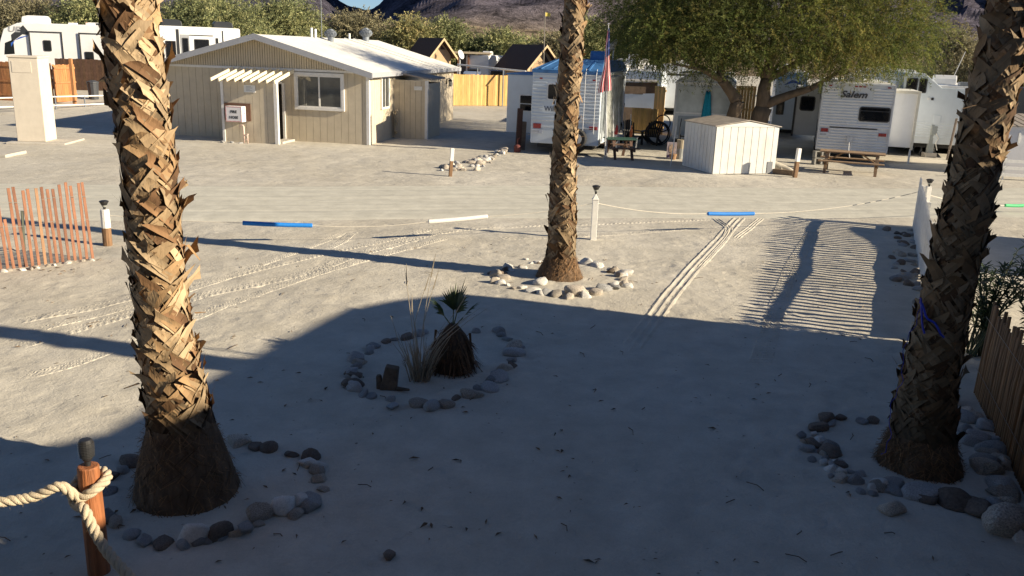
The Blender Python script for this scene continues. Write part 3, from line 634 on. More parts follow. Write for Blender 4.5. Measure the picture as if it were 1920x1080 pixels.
# thin boundary rope with foam tubes along the road
thin = mat('thin_rope', (.62, .58, .5), .85, .15, 20)
lp, wp = G(202, 458), G(1112, 451); fe = G(1712, 425)
def sag(a, b_, s, n=9): return [Vector(a).lerp(Vector(b_), i / n) - Vector((0, 0, s * 4 * (i / n) * (1 - i / n))) for i in range(n + 1)]
TB = [((-5.16, 16.12, .455), (-3.92, 16.5, .375)), ((-1.72, 17.05, .42), (-.55, 17.42, .50)), ((4.24, 18.80, .47), (5.35, 19.13, .45))]
m = MB(); m.tube(sag((lp.x, lp.y, .56), TB[0][0], .02) + sag(*TB[0], 0, 3)[1:] + sag(TB[0][1], TB[1][0], .06)[1:] + sag(*TB[1], 0, 3)[1:] + sag(TB[1][1], (wp.x, wp.y, .80), .05)[1:], .006, 5)
tag(m.build('boundary_rope', thin), 'thin rope strung low from the half white post to the white post', 'rope')
m = MB(); m.tube(sag((wp.x, wp.y, .80), TB[2][0], .08) + sag(*TB[2], 0, 3)[1:] + sag(TB[2][1], (fe.x, fe.y, .85), .12)[1:], .008, 5)
tag(m.build('boundary_rope', thin), 'thin pale rope strung low from the white post to the picket fence end', 'rope')
blue = mat('blue_foam', (.01, .20, .66), .6, .08, 20); whf = mat('white_foam', (.75, .73, .70), .7, .06, 20); grf = mat('green_foam', (.10, .62, .25), .6, .1, 20)
def foam(a, b_, mt, label, r=.042):
    m = MB(); a = Vector(a); b_ = Vector(b_); m.tube([a, a.lerp(b_, .33) - Vector((0, 0, .008)), a.lerp(b_, .66) - Vector((0, 0, .008)), b_], r, 12); o = m.build('foam_tube', mt, bevel=.012); tag(o, label, 'foam tube', 'foam tubes on the boundary ropes')
foam(*TB[0], blue, 'blue foam tube on the rope left of the middle palm'); foam(*TB[1], whf, 'white foam tube on the rope near the middle palm', .045); foam(*TB[2], blue, 'blue foam tube on the rope near the picket fence shadow')
g0 = AT(1884, 385, 23); foam(g0, g0 + Vector((.55, .08, 0)), grf, 'pale green foam tube on a rope behind the right palm')
m = MB(); m.tube(sag((fe.x, fe.y, .85), g0, .1) + sag(g0, g0 + Vector((8, 2, .2)), .25)[1:], .010, 5); tag(m.build('boundary_rope', thin), 'thin rope with a green foam tube beyond the picket fence', 'rope')

# ------------------------------------------------------------------ fences of the yard
b0, b1 = G(0, 509), G(183, 484); d = (b1 - b0).normalized(); b0 = b0 - d * 2.4; L_ = (b1 - b0).length
t = thing('slat_fence', 'leaning orange brown slat fence with wires on the left', 'fence', b0, math.atan2(d.y, d.x))
slm = mat('orange_slat', (.235, .112, .068), .8, .3, 7, .3, 40, attr=True, stretch=(3, 3, .4)); rnd = random.Random(31); m = MB(); x = 0.05
while x < L_:
    h = 1.27 + rnd.uniform(-.05, .06) + .07 * x / L_; tl = rnd.uniform(-.05, .0) ; k = rnd.random(); col = (1.25, 1.5, 1.4) if k < .15 else ((1.1, 1.05, 1.0) if k < .6 else (.85, .8, .8))
    if abs(x - (L_ - 1.32)) < .05: h = .85
    m.bar((x, 0, -.03), (x + tl, .03 + rnd.uniform(-.02, .04), h), .046, .014, (0, 1, 0), col=col); x += rnd.uniform(.088, .104)
m.build('slat_panel', slm, t, fix=False)
m = MB()
for z in (.3, .72, 1.12): m.tube([(i * L_ / 14, .02 + .008 * math.sin(i * 2), z + .02 * math.sin(i * 1.7)) for i in range(15)], .004, 4)
m.build('wire', mat('fence_wire', (.25, .24, .22), .5, metal=.8), t)
m = MB(); m.bar((L_ - 1.15, .06, 0), (L_ - 1.1, .06, .95), .035, .035); m.build('stake', mat('steel_stake', (.07, .08, .06), .7), t)

f0, f1 = Vector((10.35, 22.05, 0)), G(1738, 588); f1.z = 0; f0 = G(1711, 428); d = (f1 - f0).normalized(); L_ = (f1 - f0).length + 1.6
t = thing('picket_fence', 'white painted picket fence running along the right side', 'fence', f0, math.atan2(d.y, d.x))
rnd = random.Random(33); m = MB(); x = .02; zn = 0
while x < L_:
    h = 1.12 + rnd.uniform(-.03, .03) + .06 * math.sin(x * .6) + (.1 if x < .7 else 0); a = rnd.uniform(-.015, .015); wd = .047
    m.prism([(x - wd, -.02), (x + wd, -.02), (x + wd + a, h - .09), (x + a, h), (x - wd + a, h - .09)], -.008, .01)
    x += .20
m.build('pickets', mat('old_white_paint', (.74, .74, .72), .7, .12, 8, .2, 50, dirt=.25), t)
m = MB()
zr = lambda x: .82 + .03 * math.sin(x * .9)
for i in range(int(L_ / .3)): m.bar((i * .3, .035, zr(i * .3)), (i * .3 + .3, .035, zr(i * .3 + .3)), .035, .10)
m.build('rail', WHITE, t); m = MB(); m.bar((0, .035, .17), (L_, .035, .17), .035, .28); m.build('rail', WHITE, t)
for xx in (-.06, 2.6, 5.2, 7.6): m = MB(); m.box(xx - .045, .055, -.05, xx + .045, .145, 1.02); m.build('post', WHITE, t)
tb = f0 + Vector((.28, .1, 0)); tt = thing('marker_post', 'white post with solar lamp behind the far end of the picket fence', 'post', tb); m = MB(); m.box(-.05, -.05, -.03, .05, .05, 1.0); m.build('shaft', WHITE, tt, bevel=.006); solar_lamp(tt, 1.0)

f2, f3 = G(1828, 735), G(1940, 955); d = (f3 - f2).normalized(); L2 = (f3 - f2).length + 3
t = thing('stake_fence', 'brown wooden stake fence at the lower right edge', 'fence', f2, math.atan2(d.y, d.x)); m = MB(); x = .05
brs = mat('brown_stake', (.27, .145, .065), .8, .35, 8, .5, 30, attr=True, stretch=(3, 3, .3))
while x < L2:
    h = 1.12 + rnd.uniform(-.06, .1); g = rnd.uniform(.7, 1.3); m.tube([(x, 0, -.03), (x + rnd.uniform(-.02, .02), rnd.uniform(-.01, .02), h * .6), (x + rnd.uniform(-.04, .04), .02, h)], [.027, .025, .02], 7, col=(g, g, g)); x += rnd.uniform(.062, .085)
m.build('stakes', brs, t, smooth=True)
m = MB()
for z in (.3, .95): m.tube([(0, -.03, z), (L2, -.03, z)], .0025, 4)
m.build('wire', mat('fence_wire', (.25, .24, .22)), t)

# oleander beyond the stake fence
def shrub(label, name, cat, base, h, rad_, n, leaf, mt, seed, stems=16, group=None):
    rnd = random.Random(seed); t = thing(name, label, cat, base, 0, group); m = MB(); lm = MB()
    for k in range(stems):
        a = rnd.uniform(0, 6.28); r = rad_ * rnd.uniform(.2, 1); tip = Vector((r * math.cos(a), r * math.sin(a), h * rnd.uniform(.6, 1.05))); p0 = Vector((rnd.uniform(-.12, .12), rnd.uniform(-.12, .12), 0)); mid = p0.lerp(tip, .5) + Vector((0, 0, h * .1)); m.tube([p0, mid, tip], [.016, .011, .005], 5)
        for i in range(n):
            u = rnd.uniform(.25, 1.02); p = (p0.lerp(mid, u * 2) if u < .5 else mid.lerp(tip, u * 2 - 1)); b_ = rnd.uniform(0, 6.28); dr = Vector((math.cos(b_), math.sin(b_), rnd.uniform(-.1, 1.1))).normalized(); l = leaf * rnd.uniform(.7, 1.2); sd = dr.cross(Vector((0, 0, 1))); sd = sd.normalized() * l * .11 if sd.length > .01 else Vector((.02, 0, 0)); g = rnd.uniform(.6, 1.5)
            lm.add([p, p + dr * l * .45 + sd, p + dr * l - Vector((0, 0, l * .12)), p + dr * l * .45 - sd], [(0, 1, 2, 3)], 0, (g, g, g * .9))
    m.build('stem', mat('green_stem', (.08, .09, .04), .8), t); lm.build('foliage', mt, t, fix=False); return t
OLE = mat('oleander_leaf', (.055, .085, .035), .45, .2, 6, attr=True, trans=.15)
q = G(1885, 745); q = Vector((6.55, 9.9, 0)); shrub('dark green oleander bush behind the brown stake fence and right palm', 'oleander_bush', 'bush', q, 1.95, .95, 80, .18, OLE, 3, 36)
shrub('second dark oleander bush close behind the right palm trunk', 'oleander_bush', 'bush', Vector((6.35, 11.2, 0)), 1.35, .6, 50, .16, OLE, 5, 18)

# ------------------------------------------------------------------ houses that throw the big shade (beside and behind the viewpoint)
STUC = mat('stucco', (.42, .36, .28), .9, .1, 4, .4, 60)
A = Vector((-.94, 13.41)) - SUN_D * (3.9 * COT); e = Vector((-.31, -.95)).normalized(); nrm2 = Vector((-e.y, e.x))  # nrm2 points away from the yard
prof = [(0, 0), (0, 3.85), (.75, 4.15), (1.5, 4.3), (6.2, 4.33), (6.9, 4.50), (7.25, 4.50), (7.85, 4.30), (8.05, 4.08), (13, 4.08), (13, 0)]
ax, ay = e, nrm2
t = thing('beach_house', 'tan stucco house beyond the right fence whose shade covers the yard', 'house', (A.x, A.y, 0), math.atan2(e.y, e.x))
m = MB(); sgn = 1 if Vector((-e.y, e.x)).dot(Vector((1, 0))) > 0 else -1
m.prism(prof, 0, 7 * sgn); m.build('wall', STUC, t)
m = MB(); m.prism([(1.4, 4.3), (6.2, 4.33), (6.9, 4.50), (7.25, 4.50), (7.85, 4.30), (8.05, 4.08), (13, 4.08), (13, 4.11), (8.05, 4.11), (7.85, 4.33), (7.25, 4.53), (6.9, 4.54), (6.2, 4.37), (1.4, 4.34)], .03 * sgn, 7.1 * sgn); m.build('roof', mat('brown_roof', (.12, .09, .07), .9), t)
m = MB(); m.box(3, -.04 * sgn, 1.0, 4.4, -.01 * sgn, 2.1); m.build('window', mat('dark_glass', (.02, .022, .025), .08, spec=.8), t)
c = Vector((7.96, 20.4)) - SUN_D * (2.6 * COT); e2 = Vector((-.16, -.99)).normalized()
t = thing('storage_shed', 'beige storage shed beyond the right edge of the yard', 'shed', (c.x, c.y, 0), math.atan2(e2.y, e2.x)); m = MB(); m.prism([(0, 0), (0, 2.55), (.12, 2.6), (3.6, 2.6), (3.95, 2.45), (3.95, 0)], 0, 3); m.build('wall', STUC, t); m = MB(); m.box(-.05, 3.02, 0, .9, 3.06, 2); m.build('door', WHITE, t)
t = thing('lookout_house', 'tan stucco house with the balcony this view is taken from', 'house', (-3, -1.3, 0)); m = MB(); m.box(-9, -7, 0, 9, 0, 8.6); m.build('wall', STUC, t)  # height and width enlarged to block skylight over the near sand
m = MB(); m.box(-2, .02, 1.95, 6.5, 2.1, 2.15); m.build('balcony', mat('deck_wood', (.16, .06, .035), .7, .3, 5), t)
for xx in (-1.9, 6.4): m = MB(); m.box(xx - .06, 1.95, 0, xx + .06, 2.07, 1.95); m.build('balcony_post', WOODB, t)
m = MB(); m.box(-9.4, -7.3, 8.6, 9.4, .9, 8.85); m.build('roof', mat('brown_roof', (.12, .09, .07)), t)
# ------------------------------------------------------------------ tan clubhouse
SID = mat('tan_siding', (.55, .48, .365), .8, .07, 3, .2, 50, dirt=.35, dirtcol=(.36, .29, .21))
GRV = mat('siding_groove', (.17, .14, .10), .9, .1)
TRIM = mat('white_trim', (.72, .71, .69), .6, .07, 8, .1, 40, dirt=.15)
CREAM = mat('cream_paint', (.78, .70, .52), .7, .1, 8)
ROOFW = mat('white_roof_coating', (.76, .75, .71), .75, .06, 1.2, .2, 12, dirt=.22, dirtcol=(.5, .46, .38))
FASC = mat('fascia_grey', (.38, .39, .42), .5, .08, 6)
GLASS = mat('window_glass', (.055, .06, .06), .06, .35, 2.5, spec=.9)
DARK = mat('painted_interior_shade', (.012, .011, .010), .9)
rz = rad(-9); FR = G(692, 272); FL = FR - 8.68 * Vector((math.cos(rz), math.sin(rz), 0))
W_, D_, EV, RG = 8.68, 14.2, 2.82, 4.02
t = thing('clubhouse', 'long tan wood sided building with white low gable roof', 'building', FL, rz)
CLUB = t
def boards(m, x0, x1, z0, ztop, y, pitch=.29, gap=.011, th=.014, ax='x', mi=0, gi=1):
    """grooved plywood siding: boards in front of a darker backing sheet; ztop(x) is the upper edge"""
    f = ztop if callable(ztop) else (lambda q: ztop)
    x = x0
    while x < x1 - .01:
        xe = min(x + pitch, x1); a, b_ = x + gap / 2, xe - gap / 2
        if ax == 'x': m.prism([(a, z0), (b_, z0), (b_, f(b_)), (a, f(a))], y - th, y, 'y', mi)
        else: m.prism([(a, z0), (b_, z0), (b_, f(b_)), (a, f(a))], y, y + th, 'x', mi)
        x = xe
def rz_(x): return EV + (RG - EV) * (1 - abs(x - W_ / 2) / (W_ / 2)) - .07
m = MB()
m.prism([(0, 0), (W_, 0), (W_, EV - .08), (W_ / 2, RG - .1), (0, EV - .08)], .0, D_, m=1)
boards(m, .09, 4.50, 0, 2.72, 0); boards(m, 5.24, W_ - .09, 0, 2.72, 0)
boards(m, 4.50, 5.24, 2.22, 2.72, 0)
boards(m, .1, W_ - .1, 2.80, rz_, 0, .10, .022, .03)                       # fine battens in the gable
boards(m, .09, 3.0, 0, 2.72, W_, ax='y'); boards(m, 3.0, D_, 0, 2.72, W_, ax='y')
m.build('wall', [SID, GRV], t)
m = MB(); m.box(.0, -.05, 2.71, W_, -.021, 2.80); m.box(-.03, -.035, 0, .09, .0, 2.72); m.box(W_ - .09, -.036, 0, W_ + .035, -.001, 2.72); m.box(W_ + .021, -.03, 0, W_ + .036, .1, 2.72)
m.build('corner_trim', TRIM, t, bevel=.004)
sl_ = (RG - EV) / (W_ / 2); OV = .32; m = MB()
def roofz(x): return RG + .02 - sl_ * abs(x - W_ / 2)
m.add([(-OV, -.55, roofz(-OV)), (W_ / 2, -.55, roofz(W_ / 2)), (W_ + OV, -.55, roofz(W_ + OV)), (-OV, D_ + .4, roofz(-OV)), (W_ / 2, D_ + .4, roofz(W_ / 2)), (W_ + OV, D_ + .4, roofz(W_ + OV)),
       (-OV, -.55, roofz(-OV) - .05), (W_ / 2, -.55, roofz(W_ / 2) - .05), (W_ + OV, -.55, roofz(W_ + OV) - .05), (-OV, D_ + .4, roofz(-OV) - .05), (W_ / 2, D_ + .4, roofz(W_ / 2) - .05), (W_ + OV, D_ + .4, roofz(W_ + OV) - .05)],
      [(0, 1, 4, 3), (1, 2, 5, 4), (6, 9, 10, 7), (7, 10, 11, 8), (0, 6, 7, 1), (1, 7, 8, 2), (3, 4, 10, 9), (4, 5, 11, 10), (0, 3, 9, 6), (2, 8, 11, 5)])
ro = m.build('roof', ROOFW, t)
m = MB()
for sx in (0, 1):
    xa, xb = (-OV - .02, W_ / 2) if sx == 0 else (W_ / 2, W_ + OV + .02)
    za, zb = roofz(xa), roofz(xb); m.prism([(xa, za - .20), (xb, zb - .20), (xb, zb + .025), (xa, za + .025)], -.59, -.555)
m.box(W_ + OV + .002, -.55, roofz(W_ + OV) - .16, W_ + OV + .03, D_ + .4, roofz(W_ + OV) + .012)
m.build('fascia', FASC, t)
# seams lapped down the roof near the far end, ridge cap
m = MB()
for yy in (9.3, 10.6): m.bar((W_ / 2, yy, roofz(W_ / 2) + .02), (W_ + OV, yy + .1, roofz(W_ + OV) + .02), .10, .05)
m.build('roof_seam', ROOFW, ro)
galv = mat('galvanised', (.20, .225, .26), .5, .2, 9, metal=.3)
def turbine(x, y, s):
    z = roofz(x); m = MB(); m.lathe([(.17 * s, -.1), (.17 * s, .20 * s)], 16, (x, y, z)); o = m.build('turbine_vent', galv, ro)
    m = MB()
    for k in range(22):
        a = 2 * math.pi * k / 22
        pts = [(x + .30 * s * math.sin(math.pi * u) ** .7 * math.cos(a + u * .5) + .05 * math.cos(a), y + .30 * s * math.sin(math.pi * u) ** .7 * math.sin(a + u * .5) + .05 * math.sin(a), z + .18 * s + .48 * s * u) for u in (.04, .25, .5, .75, .96)]
        for p, q in zip(pts, pts[1:]): m.bar(p, q, .055 * s, .012, (math.cos(a), math.sin(a), 0))
    m.lathe([(.12, z + .64 * s), (.10, z + .68 * s), (.01, z + .70 * s)], 14, (x, y, 0)); m.lathe([(.17, .0), (.21 * s, .2 * s), (.17, .44 * s)], 14, (x, y, z + .2 * s), col=(1, 1, 1)); m.build('fins', galv, o)
turbine(W_ / 2 + .55, 6.0, .78); turbine(W_ / 2 + .25, 11.8, .95)
for (x, y, h) in ((W_ / 2 + .1, 4.9, .42), (W_ / 2 + .2, 5.1, .40), (W_ / 2 + .15, 9.6, .3)): m = MB(); m.lathe([(.055, -.1), (.055, h)], 10, (x, y, roofz(x))); m.build('vent_pipe', TRIM, ro)
m = MB(); m.lathe([(.018, 0), (.012, 1.9)], 6, (W_ / 2 - .1, 6.6, roofz(W_ / 2))); m.build('antenna', galv, ro)
# windows
def window(parent, x0, z0, x1, z1, y, fw=.11, split=True, face='front', name='window', gl=None):
    m = MB(); p = -.07
    if face == 'front':
        fr = lambda a, b_, c, d: m.box(a, y + p, b_, c, y, d)
        fr(x0, z0, x1, z0 + fw); fr(x0, z1 - fw, x1, z1); fr(x0, z0 + fw, x0 + fw, z1 - fw); fr(x1 - fw, z0 + fw, x1, z1 - fw)
        q = fw + .045; m.box(x0 + fw, y - .05, z0 + fw, x1 - fw, y - .001, z0 + q); m.box(x0 + fw, y - .05, z1 - q, x1 - fw, y - .001, z1 - fw)
        m.box(x0 + fw, y - .05, z0 + q, x0 + q, y - .001, z1 - q); m.box(x1 - q, y - .05, z0 + q, x1 - fw, y - .001, z1 - q)
        if split: c = (x0 + x1) / 2; m.box(c - .03, y - .055, z0 + q, c + .03, y - .001, z1 - q)
    else:
        fr = lambda a, b_, c, d: m.box(y, a, b_, y - p, c, d)
        fr(x0, z0, x1, z0 + fw); fr(x0, z1 - fw, x1, z1); fr(x0, z0 + fw, x0 + fw, z1 - fw); fr(x1 - fw, z0 + fw, x1, z1 - fw)
        if split: c = (x0 + x1) / 2; m.box(y, c - .02, z0 + fw, y + .045, c + .02, z1 - fw)
    o = m.build(name, TRIM, parent, bevel=.005); m = MB()
    if face == 'front': m.box(x0 + fw * .7, y - .032, z0 + fw * .7, x1 - fw * .7, y - .024, z1 - fw * .7)
    else: m.box(y + .024, x0 + fw * .7, z0 + fw * .7, y + .032, x1 - fw * .7, z1 - fw * .7)
    m.build('pane', gl or GLASS, o); return o
wo = window(t, 5.68, 1.25, 7.72, 2.68, -.02)
m = MB(); cur = mat('curtain', (.22, .22, .20), .9)
for k in range(7): m.tube([(5.85 + k * .05, -.058, 1.42), (5.85 + k * .05 + .015, -.058, 2.5)], .014, 5)
m.build('curtain', cur, wo)
window(t, 1.42, 1.28, 2.45, 2.6, W_ + .021, .09, True, 'side')
m = MB(); m.box(4.50, -.012, 0.05, 5.24, -.002, 2.2); m.build('doorway', DARK, t)  # flat near-black sheet painted to stand for the unlit opening
m = MB(); m.box(5.16, -.07, 0, 5.26, -.021, 2.24); m.box(4.5, -.07, 2.2, 5.16, -.021, 2.28); m.build('door_frame', TRIM, t)
# porch screen standing in front of the doorway, with its open rafters
RI = CLUB_INV = Matrix.Translation(FL) @ Matrix.Rotation(rz, 4, 'Z'); RI = RI.inverted()
a = RI @ G(427.5, 264); b_ = RI @ G(518, 272); sx0, sx1, sy = a.x, b_.x, (a.y + b_.y) / 2
m = MB(); m.box(sx0 + .05, sy + .021, 0, sx1 - .14, sy + .055, 2.30, 1); boards(m, sx0 + .05, sx1 - .14, 0, 2.30, sy + .02); m.box(sx0 + .02, sy + .056, 0, sx0 + .06, -.02, 2.3, 0); m.build('porch_screen', [SID, GRV], t)
m = MB(); m.box(sx0 - .05, sy - .03, 0, sx0 + .05, sy + .08, 2.36); m.build('porch_post', TRIM, t, bevel=.004); m = MB(); m.box(sx1 - .14, sy - .04, 0, sx1, sy + .10, 2.36); m.build('porch_post', TRIM, t, bevel=.004)
m = MB()
for k in range(9):
    x = lerp(sx0 - .18, sx1 + .12, k / 8); m.bar((x - .04, sy - .42, 2.33), (x, -.022, 2.72), .045, .13)
m.build('rafter', CREAM, t)
m = MB(); m.box(sx1 + .1, sy + .1, 0, 5.2, -.08, .09); m.build('door_step', mat('concrete', (.46, .43, .38), .9, .12, 6, .3, 40), t)
# lean-to closet on the right wall
c0, c1, c2 = RI @ G(738, 257), RI @ G(797.5, 262), RI @ G(817, 254)
x0, x1, y0, y1 = W_ + .021, max(c1.x, W_ + 1.4), (c0.y + c1.y) / 2, (c0.y + c1.y) / 2 + 2.2
lt = MB(); lt.box(x0, y0, 0, x1, y1, 2.30, 1)
boards(lt, x0, x1 - .08, 0, 2.42, y0 - .001, .24); boards(lt, y0, y1, 0, 2.30, x1, .24, ax='y'); lt.build('closet_wall', [SID, GRV], t)
m = MB(); m.box(x1 - .08, y0 - .04, 0, x1 + .04, y0 - .002, 2.42); m.box(x1 + .022, y0, 0, x1 + .04, y0 + .09, 2.42); m.build('closet_trim', TRIM, t)
m = MB(); m.add([(x0, y0 + .25, 2.66), (x1 + .1, y0 + .25, 2.44), (x1 + .1, y1 + .6, 2.44), (x0, y1 + .6, 2.66), (x0, y0 + .25, 2.72), (x1 + .1, y0 + .25, 2.50), (x1 + .1, y1 + .6, 2.50), (x0, y1 + .6, 2.72)], [(0, 3, 2, 1), (4, 5, 6, 7), (0, 1, 5, 4), (1, 2, 6, 5), (2, 3, 7, 6), (3, 0, 4, 7)])
m.build('closet_roof', mat('weathered_board', (.34, .29, .24), .85, .3, 6, .3, 30), t)
def onclub(x, y, z): return RI.inverted() @ Vector((x, y, z))
def plate(name, label, cat, x0, z0, x1, z1, y, mt, th=.02):
    q = onclub((x0 + x1) / 2, y, (z0 + z1) / 2); s = thing(name, label, cat, q, rz); m = MB(); w, h = (x1 - x0) / 2, (z1 - z0) / 2; m.box(-w, -th, -h, w, 0, h); m.build('plate', mt, s, bevel=.003); return s
GREYT = mat('grey_ink', (.35, .36, .38), .8)
s = plate('notice_sign', 'small pale notice sign on the porch screen above the fire hose box', 'sign', sx0 + .90, 1.90, sx0 + 1.36, 2.17, sy - .001, mat('sign_white', (.66, .67, .66), .5))
m = MB()
for k, w in enumerate((.16, .2, .12, .18)): m.box(-.14, -.0235, .07 - k * .05, -.14 + w * 1.3, -.0205, .09 - k * .05)
m.build('print', GREYT, s)
s = plate('house_number_sign', 'little white sign on the closet wall beside the clubhouse', 'sign', x1 - .55, 2.02, x1 - .2, 2.18, y0 - .022, mat('sign_white', (.66, .67, .66), .5))
# fire hose box
q = onclub(sx0 + .08, sy - .002, .82); s = thing('fire_hose_box', 'white fire hose box with red striped edge on a brown board', 'hose box', q, rz)
m = MB(); m.box(0, -.03, 0, 1.05, 0, .66); m.build('backboard', mat('brown_board', (.13, .065, .04), .8, .3, 6), s)
m = MB(); m.box(.20, -.36, -.02, .86, -.03, .56); o = m.build('box', mat('box_white', (.76, .74, .76), .5, .05), s, bevel=.008)
m = MB(); st = mat('red_stripe', (.55, .10, .09), .6)
for k in range(12):
    x = .215 + k * .054; m.prism([(x, .525), (x + .024, .525), (x + .034, .555), (x + .010, .555)], -.364, -.3605); m.prism([(x, -.015), (x + .024, -.015), (x + .034, .015), (x + .010, .015)], -.364, -.3605)
for k in range(10):
    z = .03 + k * .049; m.prism([(.205, z), (.235, z + .010), (.235, z + .034), (.205, z + .024)], -.364, -.3605); m.prism([(.825, z), (.855, z + .010), (.855, z + .034), (.825, z + .024)], -.364, -.3605)
m.build('edge_stripe', st, o)
INK = mat('black_ink', (.03, .03, .03), .7)
text('FIRE', .135, s, (.53, -.362, .315), (rad(90), 0, 0), INK, bold=.005, align='CENTER', sx=1.05); text('HOSE', .135, s, (.53, -.362, .105), (rad(90), 0, 0), INK, bold=.005, align='CENTER', sx=1.05)
m = MB(); m.box(.862, -.2, .26, .872, -.15, .32); m.build('latch', BLACKM, s)
q = onclub(sx0 + .92, sy - .22, 0); s = thing('standpipe', 'pale pink water standpipe under the fire hose box', 'pipe', q, rz); pk = mat('pink_pipe', (.66, .50, .43), .6, .15, 9)
m = MB(); m.tube([(0, 0, 0), (0, 0, .62), (-.03, 0, .67), (-.12, 0, .67), (-.16, 0, .60)], .035, 8); m.tube([(.14, 0, 0), (.14, 0, .36)], .025, 8); m.tube([(0, 0, .14), (.14, 0, .14)], .022, 6); m.tube([(0, 0, .3), (.14, 0, .3)], .022, 6); m.build('pipe', pk, s, smooth=True)
m = MB(); m.lathe([(.05, .33), (.05, .36)], 8, (.14, 0, 0)); m.build('valve_wheel', pk, s)
m = MB(); q = onclub(sx0 + .5, sy - .3, 0)
for k in range(3): stone(q + Vector((k * .35 - .4, 0, 0)), .12, 'g', 'small stone at the foot of the porch screen by the standpipe', 'stones by the standpipe', random.Random(k))
# lantern on the far right corner
q = onclub(W_ + .022, 12.6, 2.05); s = thing('wall_lantern', 'black wall lantern high on the far corner of the clubhouse', 'lantern', q, rz)
m = MB(); m.box(0, -.06, -.1, .03, .06, .15); m.tube([(.03, 0, .12), (.14, 0, .2), (.2, 0, .16)], .015, 6); m.build('bracket', BLACKM, s); m = MB(); m.lathe([(.07, -.22), (.10, .06), (.12, .08), (.02, .16)], 8, (.2, 0, 0)); m.build('lamp', BLACKM, s); m = MB(); m.lathe([(.078, -.19), (.104, .03)], 8, (.2, 0, 0)); m.build('glass', LENS, s)
# rag plant hanging on the right wall
q = onclub(W_ + .06, 2.95, 0); m = MB(); rnd = random.Random(3)
for k in range(26): p = Vector((rnd.uniform(0, .12), rnd.uniform(-.12, .12), rnd.uniform(.3, 1.3))); m.add([p, p + Vector((.08, -.1, -.12)), p + Vector((.14, .05, -.22)), p + Vector((.02, .08, -.1))], [(0, 1, 2, 3)], 0, (1, 1, 1))
o = m.build('dry_vine', mat('dry_vine', (.55, .45, .30), .8, .3), fix=False); o.location = q; o.rotation_euler = (0, 0, rz); tag(o, 'dry pale creeper hanging between the clubhouse wall and the closet', 'plant')

# ------------------------------------------------------------------ pillar, rails, board fence on the left
CONC = mat('painted_concrete', (.62, .56, .47), .85, .06, 4, .25, 40, dirt=.15)
b0, b1 = G(33, 268), G(81, 269); d = (G(81, 269) - G(33, 268)); rzp = rad(6)
t = thing('utility_pillar', 'tall square beige utility pillar on a concrete slab', 'pillar', G(33, 268), rzp)
m = MB(); m.box(0, 0, .06, .98, .95, 2.95); m.box(-.03, -.03, 2.95, 1.01, .98, 3.02); m.build('shaft', CONC, t, bevel=.02)
m = MB(); m.box(.10, -.012, 2.45, .75, 0, 2.83); m.build('hatch', CONC, t, bevel=.004)
m = MB()
for z in (2.5, 1.55, 1.15, .25): m.box(.98, .3, z, 1.0, .42, z + .06)
m.build('bracket', TRIM, t)
m = MB(); m.box(-.25, -.35, -.02, 1.75, 1.5, .06); m.build('slab', mat('concrete', (.46, .43, .38)), t, bevel=.02)
q = G(2, 296); m = MB(); m.box(-2, 0, 0, .15, 1.2, .10); o = m.build('concrete_pad', mat('concrete', (.46, .43, .38)), bevel=.02); o.location = (q.x, q.y, 0); tag(o, 'low concrete pad at the left frame edge before the pillar', 'slab')
def rail(label, A_, B_, h, n, rails, mt, r=.03, name='pipe_rail'):
    A_ = Vector(A_); B_ = Vector(B_); t = thing(name, label, 'railing', A_); v = B_ - A_
    for k in range(n): p = v * (k / (n - 1)); m = MB(); m.lathe([(r, -.05), (r, h)], 8, p); m.build('post', galv, t)
    for z in rails: m = MB(); m.tube([(0, 0, z), tuple(v + Vector((0, 0, z)))], r * .95, 8); m.build('rail', mt, t)
    return t
ra, rb = G(113, 212), G(166, 210); v = (rb - ra)
rail('low white pipe railing running behind the beige pillar', ra - v * 3.2, ra + v * 5, .82, 9, (.8, .38), WHITE, .035)
FEN = mat('cedar_board', (.42, .19, .075), .8, .3, 5, .3, 30, attr=True, stretch=(3, 3, .3))
FENY = mat('new_pine_board', (.66, .44, .17), .8, .22, 6, .3, 30, attr=True, stretch=(3, 3, .3), dirt=.3, dirtcol=(.35, .2, .08))
def bfence(label, A_, B_, h, mt, seed, z=None, pw=.15, posts=True, name='board_fence', back=False, h2=None):
    A_ = Vector(A_); B_ = Vector(B_); v = B_ - A_; L_ = v.to_2d().length; t = thing(name, label, 'fence', A_, math.atan2(v.y, v.x)); rnd = random.Random(seed); m = MB(); x = 0
    while x < L_ - .02:
        hh = lerp(h, h2 or h, x / L_) + rnd.uniform(-.02, .02); g = rnd.uniform(.72, 1.12); m.box(x, -.012, 0.02, min(L_, x + pw - .008), .012, hh, col=(g, g * rnd.uniform(.94, 1), g * rnd.uniform(.85, 1))); x += pw
    m.build('boards', mt, t)
    s = -1 if back else 1
    for zz in (.3, h * .5, h - .22): m = MB(); m.box(0, .013 * s, zz, L_, .05 * s, zz + .09); m.build('rail', mt, t)
    return t
y_ = 50
bfence('new yellow pine board fence between the clubhouse and the blue roofed trailer', G(836, 198) + Vector((-.6, -.3, 0)), G(956, 199), 2.08, FENY, 4)
p, q = AT(-40, 155, 46), AT(108, 157, 46); zz = zg(p.x, p.y) - .05
bfence('orange brown cedar fence behind the beige pillar', (p.x - 3, 46.5, zz), (AT(98, 150, 45.5).x, 45.5, zz), 2.0, FEN, 5, back=True)
bfence('short end panel of cedar fence turned beside the dark opening', (AT(100, 150, 45.4).x, 45.4, zz + .05), (AT(141, 150, 47).x, 47.0, zz + .05), 1.9, FEN, 6, back=True)
